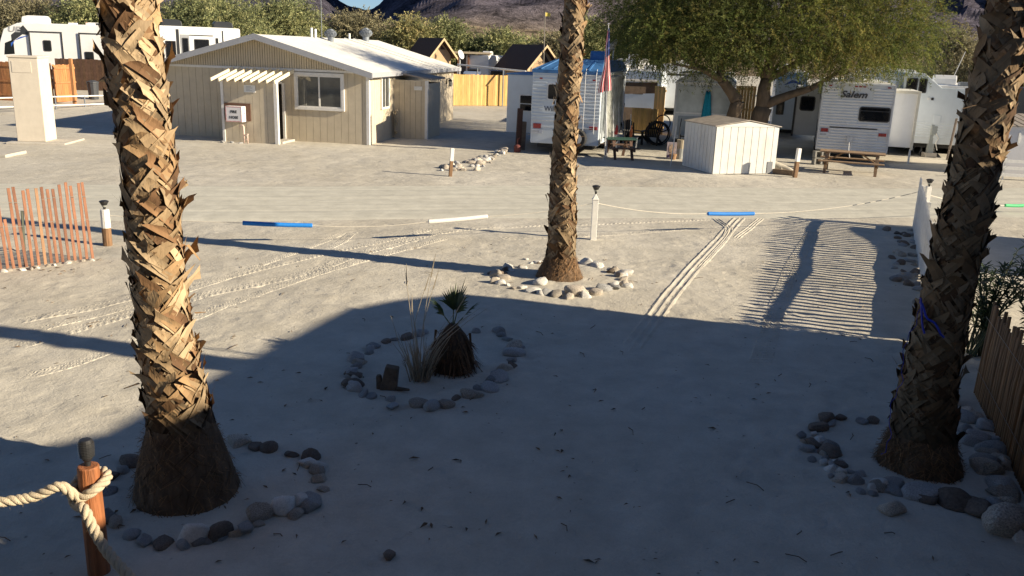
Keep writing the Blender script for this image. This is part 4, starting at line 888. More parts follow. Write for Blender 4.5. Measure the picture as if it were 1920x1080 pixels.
m = MB(); p = AT(131, 120, 45); o = MB().box(-.07, -.07, 0, .07, .07, 2.3).build('fence_post', FEN); o.location = (p.x, 45.1, zz); tag(o, 'taller cedar post in the brown fence', 'post')
p, q = AT(138, 140, 51), AT(172, 140, 51); bfence('dark brown fence in shade behind the cedar fence', (p.x - 1, 51, zg(p.x, 51) - .1), (q.x + 3, 51.4, zg(p.x, 51) - .1), 1.85, mat('dark_board', (.09, .05, .032), .9, .3, 5, attr=True), 8)
m = MB(); m.lathe([(.24, 0), (.29, .85), (.31, .86), (.31, .93), (.1, 1.0)], 12); o = m.build('trash_bin', mat('dark_plastic', (.045, .05, .06), .5)); p = AT(174, 160, 47.5); o.location = (p.x, 47.5, zg(p.x, 47.5)); tag(o, 'dark bin standing under the nose of the black and white trailer', 'bin')
# ------------------------------------------------------------------ caravans
RVW = mat('rv_white', (.74, .745, .75), .35, .05, 2, dirt=.25, dirtcol=(.5, .47, .42), spec=.5, coat=.1)
RVG = mat('rv_grey_white', (.60, .62, .64), .45, .06, 2, dirt=.15, dirtcol=(.42, .40, .36))
RVB = mat('rv_pale_blue', (.56, .62, .68), .45, .06, 2, dirt=.12)
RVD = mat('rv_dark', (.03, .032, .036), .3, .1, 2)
RVROOF = mat('rv_roof', (.72, .72, .71), .6, .08, 3, dirt=.2)
TARP = mat('blue_tarp', (.05, .16, .37), .5, .25, 3, .5, 9)
PANE = mat('rv_window_glass', (.008, .009, .011), .06, .3, 3, spec=.35)
FRAME = mat('rv_window_frame', (.035, .036, .04), .5)
WFR = mat('rv_light_frame', (.62, .63, .64), .4)
REDL = mat('red_lens', (.30, .015, .02), .2, spec=.7)
TYRE = mat('tyre', (.022, .022, .023), .85); RIM = mat('wheel_rim', (.55, .56, .57), .35, metal=.5)
UNDERFRAME = mat('underframe', (.03, .03, .03), .9)  # even near-black colour of the chassis
def rv(name, label, cat, loc, rz, W, L, H, z0=.42, mt=None, r=.16, roofm=None, nose=None, arch=0.0, wheels=True):
    t = thing(name, label, cat, loc, rz); mt = mt or RVW; m = MB()
    top = rounded(0, z0, W, H, r, 5, (0, 0, 1, 1))
    if arch: top = [(0, z0), (W, z0)] + [(W - W * k / 14, H - arch + arch * math.sin(math.pi * k / 14) ** .6) for k in range(15)]
    if nose == 'front':   # rounded streamlined front, built as side outline
        m.prism([(0, z0), (L - .9, z0), (L - .45, z0 + .25), (L, z0 + .8), (L - .1, z0 + 1.5), (L - .55, H - .35), (L - 1.3, H), (0, H)], 0, W, 'x')
    elif nose == 'fifth':
        m.prism([(0, z0), (L - 2.6, z0), (L - 2.6, z0 + 1.15), (L - .6, z0 + 1.2), (L - .15, z0 + 1.6), (L, z0 + 2.2), (L - .8, H), (0, H)], 0, W, 'x')
    else: m.prism(top, 0, L)
    m.build('body', mt, t, bevel=.03)
    m = MB(); m.box(.1, .05, H - .002 if not arch else H - .03, W - .1, L - (1.4 if nose else .05), H + .03); m.build('roof', roofm or RVROOF, t, bevel=.01)
    m = MB(); m.box(.25, .2, z0 - .17, W - .25, L - .3, z0 - .001); m.build('chassis', UNDERFRAME, t)
    if wheels:
        for x in (.12, W - .12):
            for y in (L * .42, L * .42 + .85):
                m = MB(); wheel(m, (x, y, .34), .34, .22); o = m.build('wheel', TYRE, t); m = MB(); s_ = -1 if x < W / 2 else 1
                m.tube([(x + s_ * .10, y, .34), (x + s_ * .125, y, .34)], .19, 14); m.build('rim', RIM, o)
    return t
def wheel(m, c, R, w):
    c = Vector(c); pts = []; n = 20; prof = [(R * .55, -w / 2), (R * .92, -w / 2), (R, -w * .35), (R, w * .35), (R * .92, w / 2), (R * .55, w / 2)]
    vs = [(c.x + x, c.y + r * math.cos(2 * math.pi * j / n), c.z + r * math.sin(2 * math.pi * j / n)) for r, x in prof for j in range(n)]; k = len(prof)
    m.add(vs, [(i * n + j, i * n + (j + 1) % n, ((i + 1) % k) * n + (j + 1) % n, ((i + 1) % k) * n + j) for i in range(k - 1) for j in range(n)] + [tuple(range(n)), tuple((k - 1) * n + j for j in range(n))])
def face_pt(face, W, a, z, d):
    return {'rear': (a, -d, z), 'left': (-d, a, z), 'right': (W + d, a, z)}[face]
def slab(m, face, W, poly, d0, d1):
    if face == 'rear': m.prism(poly, -d1, -d0, 'y')
    elif face == 'left': m.prism(poly, -d1, -d0, 'x')
    else: m.prism(poly, W + d0, W + d1, 'x')
def rvwin(t, face, a0, z0, a1, z1, W=2.6, fr=None, r=.09, split=None, off=0.0, name='window'):
    m = MB(); slab(m, face, W, rounded(a0, z0, a1, z1, r), off, off + .025); o = m.build(name, fr or FRAME, t)
    g = .045; m = MB()
    if split: zc = z0 + (z1 - z0) * split; slab(m, face, W, rounded(a0 + g, z0 + g, a1 - g, zc - .015, r * .6), off + .026, off + .032); slab(m, face, W, rounded(a0 + g, zc + .015, a1 - g, z1 - g, r * .6), off + .026, off + .032)
    else: slab(m, face, W, rounded(a0 + g, z0 + g, a1 - g, z1 - g, r * .7), off + .026, off + .032)
    m.build('pane', PANE, o); return o
def stripe(t, face, poly, mt, W=2.6, name='stripe', off=0.0): m = MB(); slab(m, face, W, poly, off + .001, off + .008); return m.build(name, mt, t)
def ac(t, x, y, H, mt=None, w=.7, l=.95, h=.32): m = MB(); m.prism([(y, H), (y + l, H), (y + l - .06, H + h * .8), (y + l * .75, H + h), (y + .12, H + h), (y, H + h * .6)], x - w / 2, x + w / 2, 'x'); return m.build('roof_air_unit', mt or RVW, t, bevel=.03)
def slide(t, x0, y0, z0, x1, y1, z1, mt=None, rf=None): m = MB(); m.box(x0, y0, z0, x1, y1, z1); o = m.build('slide_out', mt or RVW, t, bevel=.02); m = MB(); m.box(x0 - .04, y0 - .05, z1, x1 + .04, y1 + .04, z1 + .05); m.build('slide_roof', rf or RVROOF, o); return o
def ribs(t, face, a0, a1, z0, z1, n, W=2.6, d=.02, mt=None, skip=()):
    m = MB(); hgt = (z1 - z0) / n
    for k in range(n):
        z = z0 + k * hgt; q = [(0, z), (d * .8, z + hgt * .12), (d, z + hgt * .3), (d * .8, z + hgt * .55), (0, z + hgt * .68)]
        ivs = [(a0, a1)]
        for (s0, s1, b0, b1) in skip:
            if s0 < z + hgt * .7 and s1 > z:
                nv_ = []
                for (p, r_) in ivs:
                    if b0 > p: nv_.append((p, min(b0, r_)))
                    if b1 < r_: nv_.append((max(b1, p), r_))
                ivs = nv_
        for (p, r_) in ivs:
            if r_ - p < .02: continue
            if face == 'rear': m.prism([(-y, zz) for y, zz in q], p, r_, 'x')
            elif face == 'left': m.prism([(-x, zz) for x, zz in q], p, r_, 'y')
            else: m.prism([(W + x, zz) for x, zz in q], p, r_, 'y')
    return m.build('siding', mt or RVW, t)
def plate_(t, x, z, w=.32, h=.17): m = MB(); m.box(x, -.042, z, x + w, -.006, z + h); o = m.build('licence_plate', mat('plate_white', (.6, .62, .66), .5), t); m = MB(); [m.box(x + .04 + k * .05, -.045, z + .05, x + .07 + k * .05, -.0425, z + .12) for k in range(5)]; m.build('plate_marks', GREYT, o)

# the blue roofed trailer behind the middle palm
c0, c1 = G(993, 287), G(1124, 291.5); rzw = rad(-13); Wd = 2.62
t = rv('travel_trailer', 'white travel trailer with blue tarp roof behind the middle palm', 'caravan', (c0.x, c0.y, 0), rzw, Wd, 8.0, 3.10, .40, RVB, .10)
m = MB(); m.box(-.03, -.04, 3.0, Wd + .03, 8.05, 3.12); m.add([(-.03, -.04, 3.121), (Wd + .03, -.04, 3.121), (Wd + .03, 8.05, 3.121), (-.03, 8.05, 3.121), (.62, 1.3, 3.50), (Wd - .15, 1.3, 3.52), (Wd - .15, 7.6, 3.50), (.62, 7.6, 3.50)], [(0, 1, 5, 4), (1, 2, 6, 5), (2, 3, 7, 6), (3, 0, 4, 7), (4, 5, 6, 7)]); m.build('roof_tarp', TARP, t, bevel=.02)
m = MB()
for k in range(5): m.bar((.3 + k * .45, .0 + .1 * (k % 2), 3.16), (.75 + k * .36, 1.28, 3.51), .07, .03)
m.build('tarp_fold', TARP, t)
ribs(t, 'rear', .03, Wd - .03, 1.35, 3.0, 13, Wd, .014, RVB, skip=((2.0, 2.66, .56, 1.82), (1.58, 1.9, .45, 1.75)))
rvwin(t, 'rear', .58, 2.02, 1.80, 2.64, Wd, WFR, .08)
text('Wildcat', .25, t, (.50, -.026, 1.62), (rad(90), 0, 0), mat('slate_ink', (.10, .12, .17), .6), bold=.003, sx=1.0)
m = MB(); m.box(.10, -.04, .96, .40, 0, 1.14); m.build('tail_light', REDL, t, bevel=.01); m = MB(); m.box(2.24, -.04, 1.0, 2.54, 0, 1.12); m.build('tail_light', REDL, t, bevel=.01)
plate_(t, .06, .76, .40, .17)
for x in (.28, 2.28): m = MB(); m.box(x, -.02, 2.78, x + .11, 0, 2.83); m.build('marker_light', REDL, t)
m = MB()
for x in (2.02, 2.42): m.tube([(x, -.02, .85), (x, -.10, .9), (x, -.10, 3.0), (x, .05, 3.2)], .014, 6)
for k in range(7): m.tube([(2.02, -.10, 1.05 + k * .32), (2.42, -.10, 1.05 + k * .32)], .012, 6)
m.build('ladder', WFR, t)
m = MB(); m.box(.02, -.015, 1.24, Wd - .02, 0, 1.28); m.box(.02, -.012, 1.02, Wd - .02, 0, 1.035); m.build('trim_strip', WFR, t)
m = MB(); p = Vector((1.82, -.17, .66)); vs = MB()
m2 = MB(); m2.tube([(1.82, -.02, .66), (1.82, -.08, .66), (1.82, -.26, .66)], [.34, .38, .34], 22); o = m2.build('spare_wheel', TYRE, t, bevel=.03); m = MB(); m.tube([(1.82, -.265, .66), (1.82, -.29, .66)], .2, 16); m.build('rim', RIM, o)
so_ = slide(t, -1.30, 1.4, .62, 0, 5.2, 2.86, RVB, TARP)
wq = rvwin(t, 'rear', -.80, 1.45, -.26, 2.12, Wd, WFR, .05, .46, off=-1.40 + .0); wq.location = (0, 0, 0)
m = MB(); m.tube([(Wd + .1, .1, 3.02), (Wd + .1, 5.5, 3.02)], .07, 8); aw = m.build('awning', mat('awning_cloth', (.42, .43, .38), .8, .25, 8), t)
for yy in (.15, 2.2, 4.0, 5.5): m = MB(); m.tube([(Wd + .12, yy, 3.0), (Wd + .35, yy - .1, 0)], .02, 6); m.build('awning_arm', WFR, t)
m = MB(); rnd = random.Random(44)
for k in range(30):
    y = .2 + k * .17; m.box(Wd + .20, y, .5 + rnd.uniform(0, .5), Wd + .215, y + rnd.uniform(.10, .165), 2.9)
m.build('added_shade_strips', mat('added_shade_grey', (.33, .34, .31), .85, .5, 3, attr=False), t)  # grey strips added to dim the sunlit trailer side
ac(t, 2.1, 2.2, 3.5, TARP, .6, .8, .36)
# satellite dish on its roof, propane and gear under it
d_ = Matrix.Translation((c0.x, c0.y, 0)) @ Matrix.Rotation(rzw, 4, 'Z')
q = d_ @ Vector((2.45, 4.2, 3.5)); s = thing('satellite_dish', 'small grey satellite dish on the blue tarp roof', 'satellite dish', q, rad(60)); m = MB(); m.tube([(0, 0, 0), (0, 0, .35), (.05, 0, .5)], .025, 6); m.build('mast', WFR, s)
m = MB(); m.lathe([(.02, 0), (.15, .02), (.28, .07), (.30, .085)], 16); o = m.build('dish', RVG, s, solid=.01, fix=False); o.location = (.05, 0, .55); o.rotation_euler = (rad(-60), 0, 0); m = MB(); m.tube([(.05, 0, .5), (.05, .3, .75)], .012, 5); m.build('feed_arm', WFR, s)
for (px, py, h, lab) in ((971, 282, 1.62, 'tall dark brown post at the left corner of the blue roofed trailer'), (979, 281, 1.1, 'shorter grey brown post leaning behind the tall dark one')):
    q = G(px, py); o = MB().box(-.10, -.08, -.05, .10, .08, h).build('timber_post', mat('dark_timber', (.06, .032, .025), .9, .3, 9) if h > 1.5 else mat('grey_timber', (.17, .14, .12), .9, .3, 9), bevel=.01); o.location = q; o.rotation_euler = (0, rad(1.5), .2); tag(o, lab, 'post')
q = G(965, 284) + Vector((.1, -.25, 0)); m = MB(); m.lathe([(.13, 0), (.13, .25), (.05, .3)], 12); m.tube([(0, 0, .25), (0, 0, .5), (.08, 0, .55)], .02, 6); o = m.build('water_tap', mat('rust_red', (.14, .04, .035), .8, .3)); o.location = q; tag(o, 'rust red water tap at the foot of the tall dark post', 'tap')

# flag on a thin pole
q = G(1134, 300); s = thing('flag', 'limp american flag hanging on a thin pole beside the blue roofed trailer', 'flag', q)
top_ = AT(1141, 45, q.y) - q
m = MB(); m.tube([(0, 0, 0), tuple(top_ * .5), tuple(top_)], [.022, .02, .014], 7); m.lathe([(.0, -.03), (.04, 0), (.0, .04)], 8, top_); m.build('pole', mat('pole_grey', (.5, .51, .52), .4, metal=.3), s)
red, wht, nav = (.50, .045, .06), (.72, .68, .66), (.035, .06, .22)
flm = mat('flag_cloth', (1, 1, 1), .85, .06, 9, attr=True, trans=.2); m = MB(); nu, nv2 = 26, 30; pos = []
Hf = 2.15; z1 = top_.z - .12
for j in range(nv2 + 1):
    v = j / nv2
    for i in range(nu + 1):
        u = i / nu; wdt = .16 + .30 * v + .05 * math.sin(v * 9); ph = u * 13 + v * 1.4
        pos.append((lerp(top_.x, top_.x * .55, v) + .02 - (wdt * (u - .35)) * (.35 + .65 * v), .10 * math.sin(ph) * (.4 + u), z1 - v * Hf - .12 * u))
def fcol(i, j):
    v = j / nv2; u = i / nu
    if v < .42 and u < .8:
        return wht if (i % 4 == 1 and j % 4 == 1) else nav
    return red if int(u * 13 + v * 2) % 2 == 0 else wht
for j in range(nv2):
    for i in range(nu): a = j * (nu + 1) + i; m.add([pos[a], pos[a + 1], pos[a + nu + 2], pos[a + nu + 1]], [(0, 1, 2, 3)], 0, fcol(i, j))
m.build('cloth', flm, s, smooth=False, fix=False)

# Salem style trailer on the right
c0 = G(1526, 300); rzs = rad(-17.7); Ws = 2.62
t = rv('travel_trailer', 'white ribbed travel trailer lettered Salem with dark rear window', 'caravan', (c0.x, c0.y, 0), rzs, Ws, 9.2, 3.0, .42, RVG, .08)
ribs(t, 'rear', .06, Ws - .06, .46, 2.86, 22, Ws, .03, RVW, skip=((1.55, 2.19, 1.38, 2.58), (.92, 1.30, .08, .42), (.95, 1.25, 2.2, 2.56), (2.42, 2.76, .60, 1.85)))
rvwin(t, 'rear', 1.42, 1.59, 2.54, 2.15, Ws, FRAME, .1, .72)
text('Salem', .34, t, (.66, -.035, 2.47), (rad(90), 0, 0), mat('charcoal_ink', (.055, .055, .062), .6), shear=.28, bold=.009, sx=1.2)
m = MB(); m.box(.42, -.05, 1.30, 2.15, -.03, 1.335); m.build('bumper_strip', FRAME, t)
m = MB(); m.box(.12, -.045, 1.13, .38, 0, 1.26); m.build('tail_light', REDL, t, bevel=.01); m = MB(); m.box(2.22, -.045, 1.06, 2.50, 0, 1.18); m.build('tail_light', REDL, t, bevel=.01); plate_(t, .06, .94, .38, .17)
for x in (.22, 1.15, 1.3, 1.45, 2.32): m = MB(); m.box(x, -.03, 2.86, x + .10, 0, 2.905); m.build('marker_light', REDL, t)
m = MB(); m.box(.0, -.034, .43, .06, 0, 3.0); m.build('corner_trim', WFR, t); m = MB(); m.box(Ws - .06, -.034, .43, Ws, 0, 3.0); m.build('corner_trim', WFR, t)
m = MB(); m.box(1.1, -.06, .75, 1.32, -.03, 1.0); m.tube([(1.2, -.07, .85), (1.22, -.16, .5), (1.3, -.3, .15)], .012, 6); m.build('power_hatch', WFR, t)
so_ = slide(t, Ws, .9, .62, Ws + .95, 4.4, 2.72, RVW, RVROOF); m = MB(); m.box(Ws + .88, .82, .55, Ws + .97, .9, 2.78); m.box(Ws + .03, .84, 2.68, Ws + .9, .9, 2.78); m.build('slide_trim', mat('ivory_trim', (.66, .62, .52), .6), so_)
m = MB(); m.box(Ws + .86, .86, 0, Ws + .93, .93, .55); m.build('jack_leg', WFR, t)
so_ = slide(t, -.92, 2.4, .75, 0, 5.4, 2.66, RVG, RVROOF); o = rvwin(t, 'rear', -.78, 1.75, -.18, 2.35, Ws, FRAME, .1, off=-2.40)
m = MB(); m.box(-1.0, 2.36, .7, -.92, 2.42, 2.75); m.box(-.02, 2.3, .45, .0, 2.36, 2.9); m.build('slide_trim', FRAME, so_)
stripe(t, 'left', [(0, .42), (2.2, .42), (2.2, .85), (.9, 1.25), (0, 1.2)], mat('grey_band', (.17, .18, .19), .5), Ws, 'skirt_band')
stripe(t, 'left', [(.05, 2.3), (.6, 2.42), (1.0, 2.3), (.6, 2.36)], FRAME, Ws); m = MB(); m.box(-.03, 1.3, 1.5, 0, 1.45, 2.3); m.build('grab_handle', WFR, t)
m = MB(); m.box(-.012, .8, .55, 0, 1.6, 2.5); m.build('door', RVG, t, bevel=.006)
ac(t, 1.3, 4, 3.03); m = MB(); m.box(1.0, 1.3, 3.03, 1.5, 1.8, 3.17); m.build('roof_vent', RVROOF, t, bevel=.02); m = MB(); m.lathe([(.04, 3.0), (.04, 3.25)], 8, (.8, 1.0, 0)); m.build('vent_pipe', RVROOF, t)

# fifth wheel at the right
c0 = G(1700, 282); c0.y = 37.6
q = Matrix.Rotation(rad(-19), 4, 'Z')
t = rv('fifth_wheel', 'pale grey fifth wheel trailer with raised end beside the right palm', 'caravan', (AT(1690, 200, 37.5).x, 37.5, 0), rad(-19), 3.15, 9.0, 2.85, .55, RVB, .06)
m = MB(); m.prism([(-.03, 2.80), (-.03, 3.25), (.12, 3.40), (.72, 3.42), (1.45, 2.86), (3.18, 2.86), (3.18, 2.80)], .0, 8.9); m.build('raised_roof', RVB, t, bevel=.02)
m = MB(); m.box(.75, .3, 2.88, 3.1, 8.6, 2.95); m.build('roof_sheet', RVROOF, t)
rvwin(t, 'rear', .06, 2.62, .50, 3.22, 3.15, FRAME, .05, off=.0); rvwin(t, 'rear', .55, 2.62, .86, 3.22, 3.15, FRAME, .05)
rvwin(t, 'rear', 2.34, 1.72, 2.92, 2.42, 3.15, mat('grey_frame', (.22, .25, .27), .5), .06, .5)
m = MB(); m.box(3.10, -.03, .5, 3.18, 0, 2.86); m.build('corner_trim', TRIM, t)
ribs(t, 'rear', .05, 3.1, .8, 1.5, 6, 3.15, .01, RVB); 
for (x, z, mt) in ((1.1, 2.35, BLACKM), (.95, 2.36, WFR)): m = MB(); m.box(x, -.03, z, x + .09, 0, z + .1); m.build('outlet', mt, t)
m = MB(); m.box(1.3, -.02, 1.35, 1.58, 0, 1.75); m.build('hatch', RVB, t, bevel=.01)
stripe(t, 'right', rounded(1, 1.4, 3, 2.2, .1), TARP, 3.15)
ac(t, 1.9, 3.2, 2.95, RVW, .9, 1.0, .4); m = MB(); m.box(2.2, .8, 2.95, 2.75, 1.5, 3.12); m.build('roof_vent', mat('smoke_plastic', (.2, .22, .24), .2), t, bevel=.02); m = MB(); m.box(1.2, 1.6, 2.951, 2.4, 2.1, 2.965); m.build('roof_patch', TARP, t)
m = MB(); m.tube([(3.05, -.05, .2), (3.1, -.05, 3.6)], .018, 6); m.build('antenna', WFR, t); m = MB(); m.tube([(2.2, 4, 2.95), (2.6, 4, 4.4)], .015, 5); m.build('mast', WFR, t)
FW5 = t

def side_rv(name, label, xa, xb, y0, y1, zb, H, mt=RVW, W=2.6, z0=.55, nose=None, group=None):
    """a caravan seen side-on: the face towards the viewpoint runs from pixel column xa (rear) to xb (front)"""
    p, q = AT(xa, 100, y0), AT(xb, 100, y1); v = (q - p).to_2d(); L = v.length; rzz = math.atan2(v.y, v.x) - math.pi / 2
    d = v.normalized(); right = Vector((d.y, -d.x)); near_is_right = right.y < 0
    o = Vector((p.x, p.y)) - (right * W if near_is_right else Vector((0, 0)))
    return rv(name, label, 'caravan', (o.x, o.y, zb), rzz, W, L, H, z0, mt, .12, nose=nose), L, ('right' if near_is_right else 'left')
ORG = mat('orange_trim', (.5, .14, .04), .5); BLU = mat('blue_graphic', (.03, .10, .42), .4); SILV = mat('silver_graphic', (.30, .31, .33), .4)
zl = .7
t, L, f = side_rv('travel_trailer', 'long white trailer with black outlined slide outs and blue swoosh nose at top left', 235, -8, 52.5, 51, zl, 3.62, nose='front')
ki = 1 if f == 'left' else 1
def S_(a): return a
sx = lambda px: L * (235 - px) / (235 + 8)
for (a, b_) in ((58, 117), (151, 215)):
    x0, x1 = sx(b_), sx(a); m = MB(); slab(m, f, 2.6, rounded(x0, .9, x1, 3.15, .03), .0, .06); o = m.build('slide_out', RVW, t); fr = MB()
    for (u0, v0, u1, v1) in ((x0 - .05, .85, x0 + .03, 3.2), (x1 - .03, .85, x1 + .05, 3.2), (x0 - .05, 3.13, x1 + .05, 3.2)): slab(fr, f, 2.6, [(u0, v0), (u1, v0), (u1, v1), (u0, v1)], .061, .09)
    fr.build('slide_frame', FRAME, o)
rvwin(t, f, sx(97), 2.1, sx(82), 2.72, 2.6, FRAME, .08, off=.06); rvwin(t, f, sx(175), 1.55, sx(158), 2.15, 2.6, FRAME, .06, off=.06)
stripe(t, f, [(sx(62), 2.95), (sx(48), 3.5), (sx(24), 2.95), (sx(24), 2.55), (sx(45), 3.0)], RVD, 2.6); stripe(t, f, [(sx(62), 3.0), (sx(30), 2.65), (sx(22), 2.3), (sx(22), 2.5), (sx(40), 2.85)], BLU, 2.6, off=.008)
for k in range(3): stripe(t, f, [(sx(118), .6 + k * .04), (sx(64), 1.15 + k * .22), (sx(58), 1.15 + k * .22), (sx(90), .7 + k * .04)], (RVD, SILV, RVD)[k], 2.6, off=.062 + .008 * k)
ac(t, 1.3, L * .62, 3.65, w=.8, l=1.4, h=.42); m = MB(); m.box(.9, L * .25, 3.63, 1.5, L * .25 + .5, 3.78); m.build('roof_vent', RVROOF, t); m = MB(); m.box(.9, L * .4, 3.63, 1.4, L * .4 + .4, 3.75); m.build('roof_vent', RVROOF, t)
stripe(t, f, [(L - 1.0, 1.9), (L - .45, 1.85), (L - .55, 2.5), (L - 1.0, 2.7)], PANE, 2.6, 'nose_window')
xt = 'UE'
o = text(xt, .42, t, (0, 0, 0), (rad(90), 0, rad(90) if f == 'right' else rad(-90)), SILV, shear=.2, bold=.012, sx=1.3); o.location = (2.6 + .012 if f == 'right' else -.012, sx(18), 3.12)
# white and black trailer whose dark nose shows left of the palm
t, L, f = side_rv('toy_hauler', 'long white trailer with dark windows behind the clubhouse roof', 168, 452, 53, 57, .72, 3.75)
sx = lambda px: L * (px - 168) / (452 - 168)
m = MB(); slab(m, f, 2.6, rounded(-.02, .62, sx(204), 3.78, .12), .0, .05); nb = m.build('rear_cap', RVW, t, bevel=.02)
for poly in ([(.05, 2.5), (sx(203), 3.1), (sx(203), 3.76), (.05, 3.76)], [(.1, 1.2), (.1, 2.1), (sx(203), 1.0), (sx(203), .75)], [(sx(186), 2.6), (sx(203), 2.3), (sx(203), 1.3)]): stripe(nb, f, poly, RVD, 2.6, 'cap_graphic', .05)
m = MB(); slab(m, f, 2.6, [(-.05, .6), (.03, .6), (.03, 3.78), (-.05, 3.78)], .05, .09); m.build('orange_trim', ORG, nb)
rvwin(t, f, sx(306), .9, sx(326), 2.9, 2.6, FRAME, .05); m = MB(); slab(m, f, 2.6, [(sx(335), .6), (sx(352), .6), (sx(352), 3.3), (sx(335), 3.3)], .0, .02); m.build('door', SILV, t); rvwin(t, f, sx(338), 1.9, sx(350), 3.1, 2.6, FRAME, .05, off=.021); rvwin(t, f, sx(361), 2.35, sx(390), 3.05, 2.6, FRAME, .05); rvwin(t, f, sx(403), 2.7, sx(408), 3.15, 2.6, FRAME, .03)
for a, hw_ in ((330, .09), (417, .04)): stripe(t, f, [(sx(a) - hw_, .6), (sx(a) + hw_, .6), (sx(a) + hw_, 3.6), (sx(a) - hw_, 3.6)], RVD, 2.6, 'black_band')
stripe(t, f, [(sx(352), 3.24), (sx(398), 3.24), (sx(398), 3.3), (sx(352), 3.3)], FRAME, 2.6, off=.01)
ac(t, 1.3, sx(305), 3.78, RVD, .8, 1.2, .4); ac(t, 1.3, sx(405), 3.78, RVD, .8, 1.2, .4)

# caravans further back between the trees
def box_rv(label, px0, px1, pyb, pyt, y, depth=7.0, mt=RVW, rzz=None, win=(), name='travel_trailer', zb=None, ang_=-14, extra=None):
    p = AT(px0, pyb, y); q = AT(px1, pyb, y); H = AT(px0, pyt, y).z; W = abs(q.x - p.x) / math.cos(rad(ang_))
    t = rv(name, label, 'caravan', (p.x, p.y, 0), rad(ang_), W, depth, H, .45, mt, .1)
    for (a, z0, b_, z1) in win: rvwin(t, 'rear', a * W, z0 * H, b_ * W, z1 * H, W, FRAME, .04)
    ac(t, W / 2, depth * .4, H + .03)
    return t, W, H
t, W, H = box_rv('small white trailer with faint lettering beyond the yellow fence', 873, 916, 150, 103, 74, 6.5, RVG); m = MB(); m.box(.3, -.02, H * .45, W * .75, -.01, H * .52); m.build('lettering', GREYT, t)
t, W, H = box_rv('distant white camper right of the trees behind the yellow fence', 918, 952, 140, 98, 88, 6, RVW)
t, W, H = box_rv('white class c camper seen past the flag', 1152, 1192, 190, 110, 62, 7, RVW, win=((.1, .55, .45, .78),)); m = MB(); m.box(-.02, -1.0, H * .55, W * .55, 0, H * .9); m.build('cab_over', RVW, t, bevel=.05)
t, W, H = box_rv('pale blue roofed trailer behind the brown shade shelter', 1172, 1236, 185, 132, 55, 7, RVB, win=((.2, .5, .5, .7),))
t, W, H = box_rv('grey sided trailer with black outline under the tree', 1238, 1312, 190, 122, 58, 8, RVG, ang_=-8); stripe(t, 'rear', [(.0, H * .8), (W, H * .8), (W, H * .84), (0, H * .84)], FRAME, W); m = MB(); m.box(-.02, -.02, .4, .05, 0, H); m.box(W * .88, -.02, .4, W * .92, 0, H * .84); m.build('black_edge', FRAME, t)
t, W, H = box_rv('white trailer with blue wave swoosh left of the lettered trailer', 1446, 1500, 235, 133, 43.5, 8, RVB, ang_=-15, win=((.10, .36, .35, .60),))
stripe(t, 'rear', [(.25 * W, H * .80), (.5 * W, H * .88), (.8 * W, H * .86), (.8 * W, H * .82), (.55 * W, H * .84)], BLU, W); stripe(t, 'rear', [(.1 * W, H * .84), (.8 * W, H * .96), (.8 * W, H * .99), (.05 * W, H * .92)], mat('sky_graphic', (.20, .38, .62), .4), W)
t, W, H = box_rv('low white trailer roof glimpsed behind the lettered trailer', 1600, 1690, 240, 128, 48, 7, RVW, ang_=-17)
# ------------------------------------------------------------------ grey park trailer, metal shed and yard gear
GRYT = mat('grey_trailer', (.46, .50, .54), .55, .08, 2.5, dirt=.2, dirtcol=(.3, .3, .28))
p = AT(1258, 270, 36.5); q = AT(1362, 270, 36.5); Wg = (q.x - p.x) / math.cos(rad(-14))
t = rv('park_trailer', 'old grey arched roof trailer behind the metal shed', 'caravan', (p.x, p.y, 0), rad(-14), Wg, 5.5, AT(1300, 137, 37).z, .45, GRYT, arch=.32)
Hg = AT(1300, 137, 37).z
m = MB(); m.box(-.03, -.03, Hg - .42, Wg + .03, .0, Hg - .34); m.box(.02, -.02, .6, .07, 0, Hg - .4); m.build('trim_strip', WFR, t)
m = MB(); m.box(.12, -.025, 1.55, Wg - .1, 0, Hg - .52); w_ = m.build('window_cover', mat('clouded_vinyl', (.42, .46, .47), .25, .25, 1.5), t); m = MB(); m.box(.08, -.035, 1.5, Wg - .06, -.002, 1.56); m.build('sill', WFR, w_)
m = MB(); m.box(.2, -.02, .62, Wg - .2, 0, 1.4); m.build('lower_panel', mat('slate_panel', (.24, .28, .32), .6, .1), t)
m = MB(); m.box(Wg * .35, 1.5, Hg - .05, Wg * .5, 2.1, Hg + .12); m.build('roof_vent', RVROOF, t, bevel=.03)
m = MB(); m.tube([(Wg * .62, -.10, .95), (Wg * .6, -.22, .93), (Wg * .62, -.1, .9)], .02, 5); m.build('hook', WFR, t)
q_ = Matrix.Translation((p.x, p.y, 0)) @ Matrix.Rotation(rad(-14), 4, 'Z')
m = MB(); tq = q_ @ Vector((Wg * .56, -.10, 0))
vs = []
for j in range(9):
    v = j / 8; wd = lerp(.08, .22, v ** .7)
    for i in range(7): u = i / 6; vs.append(((u - .5) * 2 * wd, .05 * math.sin(u * 12 + v * 2), 2.42 - 1.28 * v + .04 * math.sin(u * 9)))
m.add(vs, [(j * 7 + i, j * 7 + i + 1, (j + 1) * 7 + i + 1, (j + 1) * 7 + i) for j in range(8) for i in range(6)])
o = m.build('beach_towel', mat('teal_towel', (.01, .25, .38), .95, .2, 14, .5, 60), smooth=True, solid=.015, fix=False); o.location = tq; o.rotation_euler = (0, 0, rad(-14)); tag(o, 'turquoise towel hanging on the front of the grey trailer', 'towel')

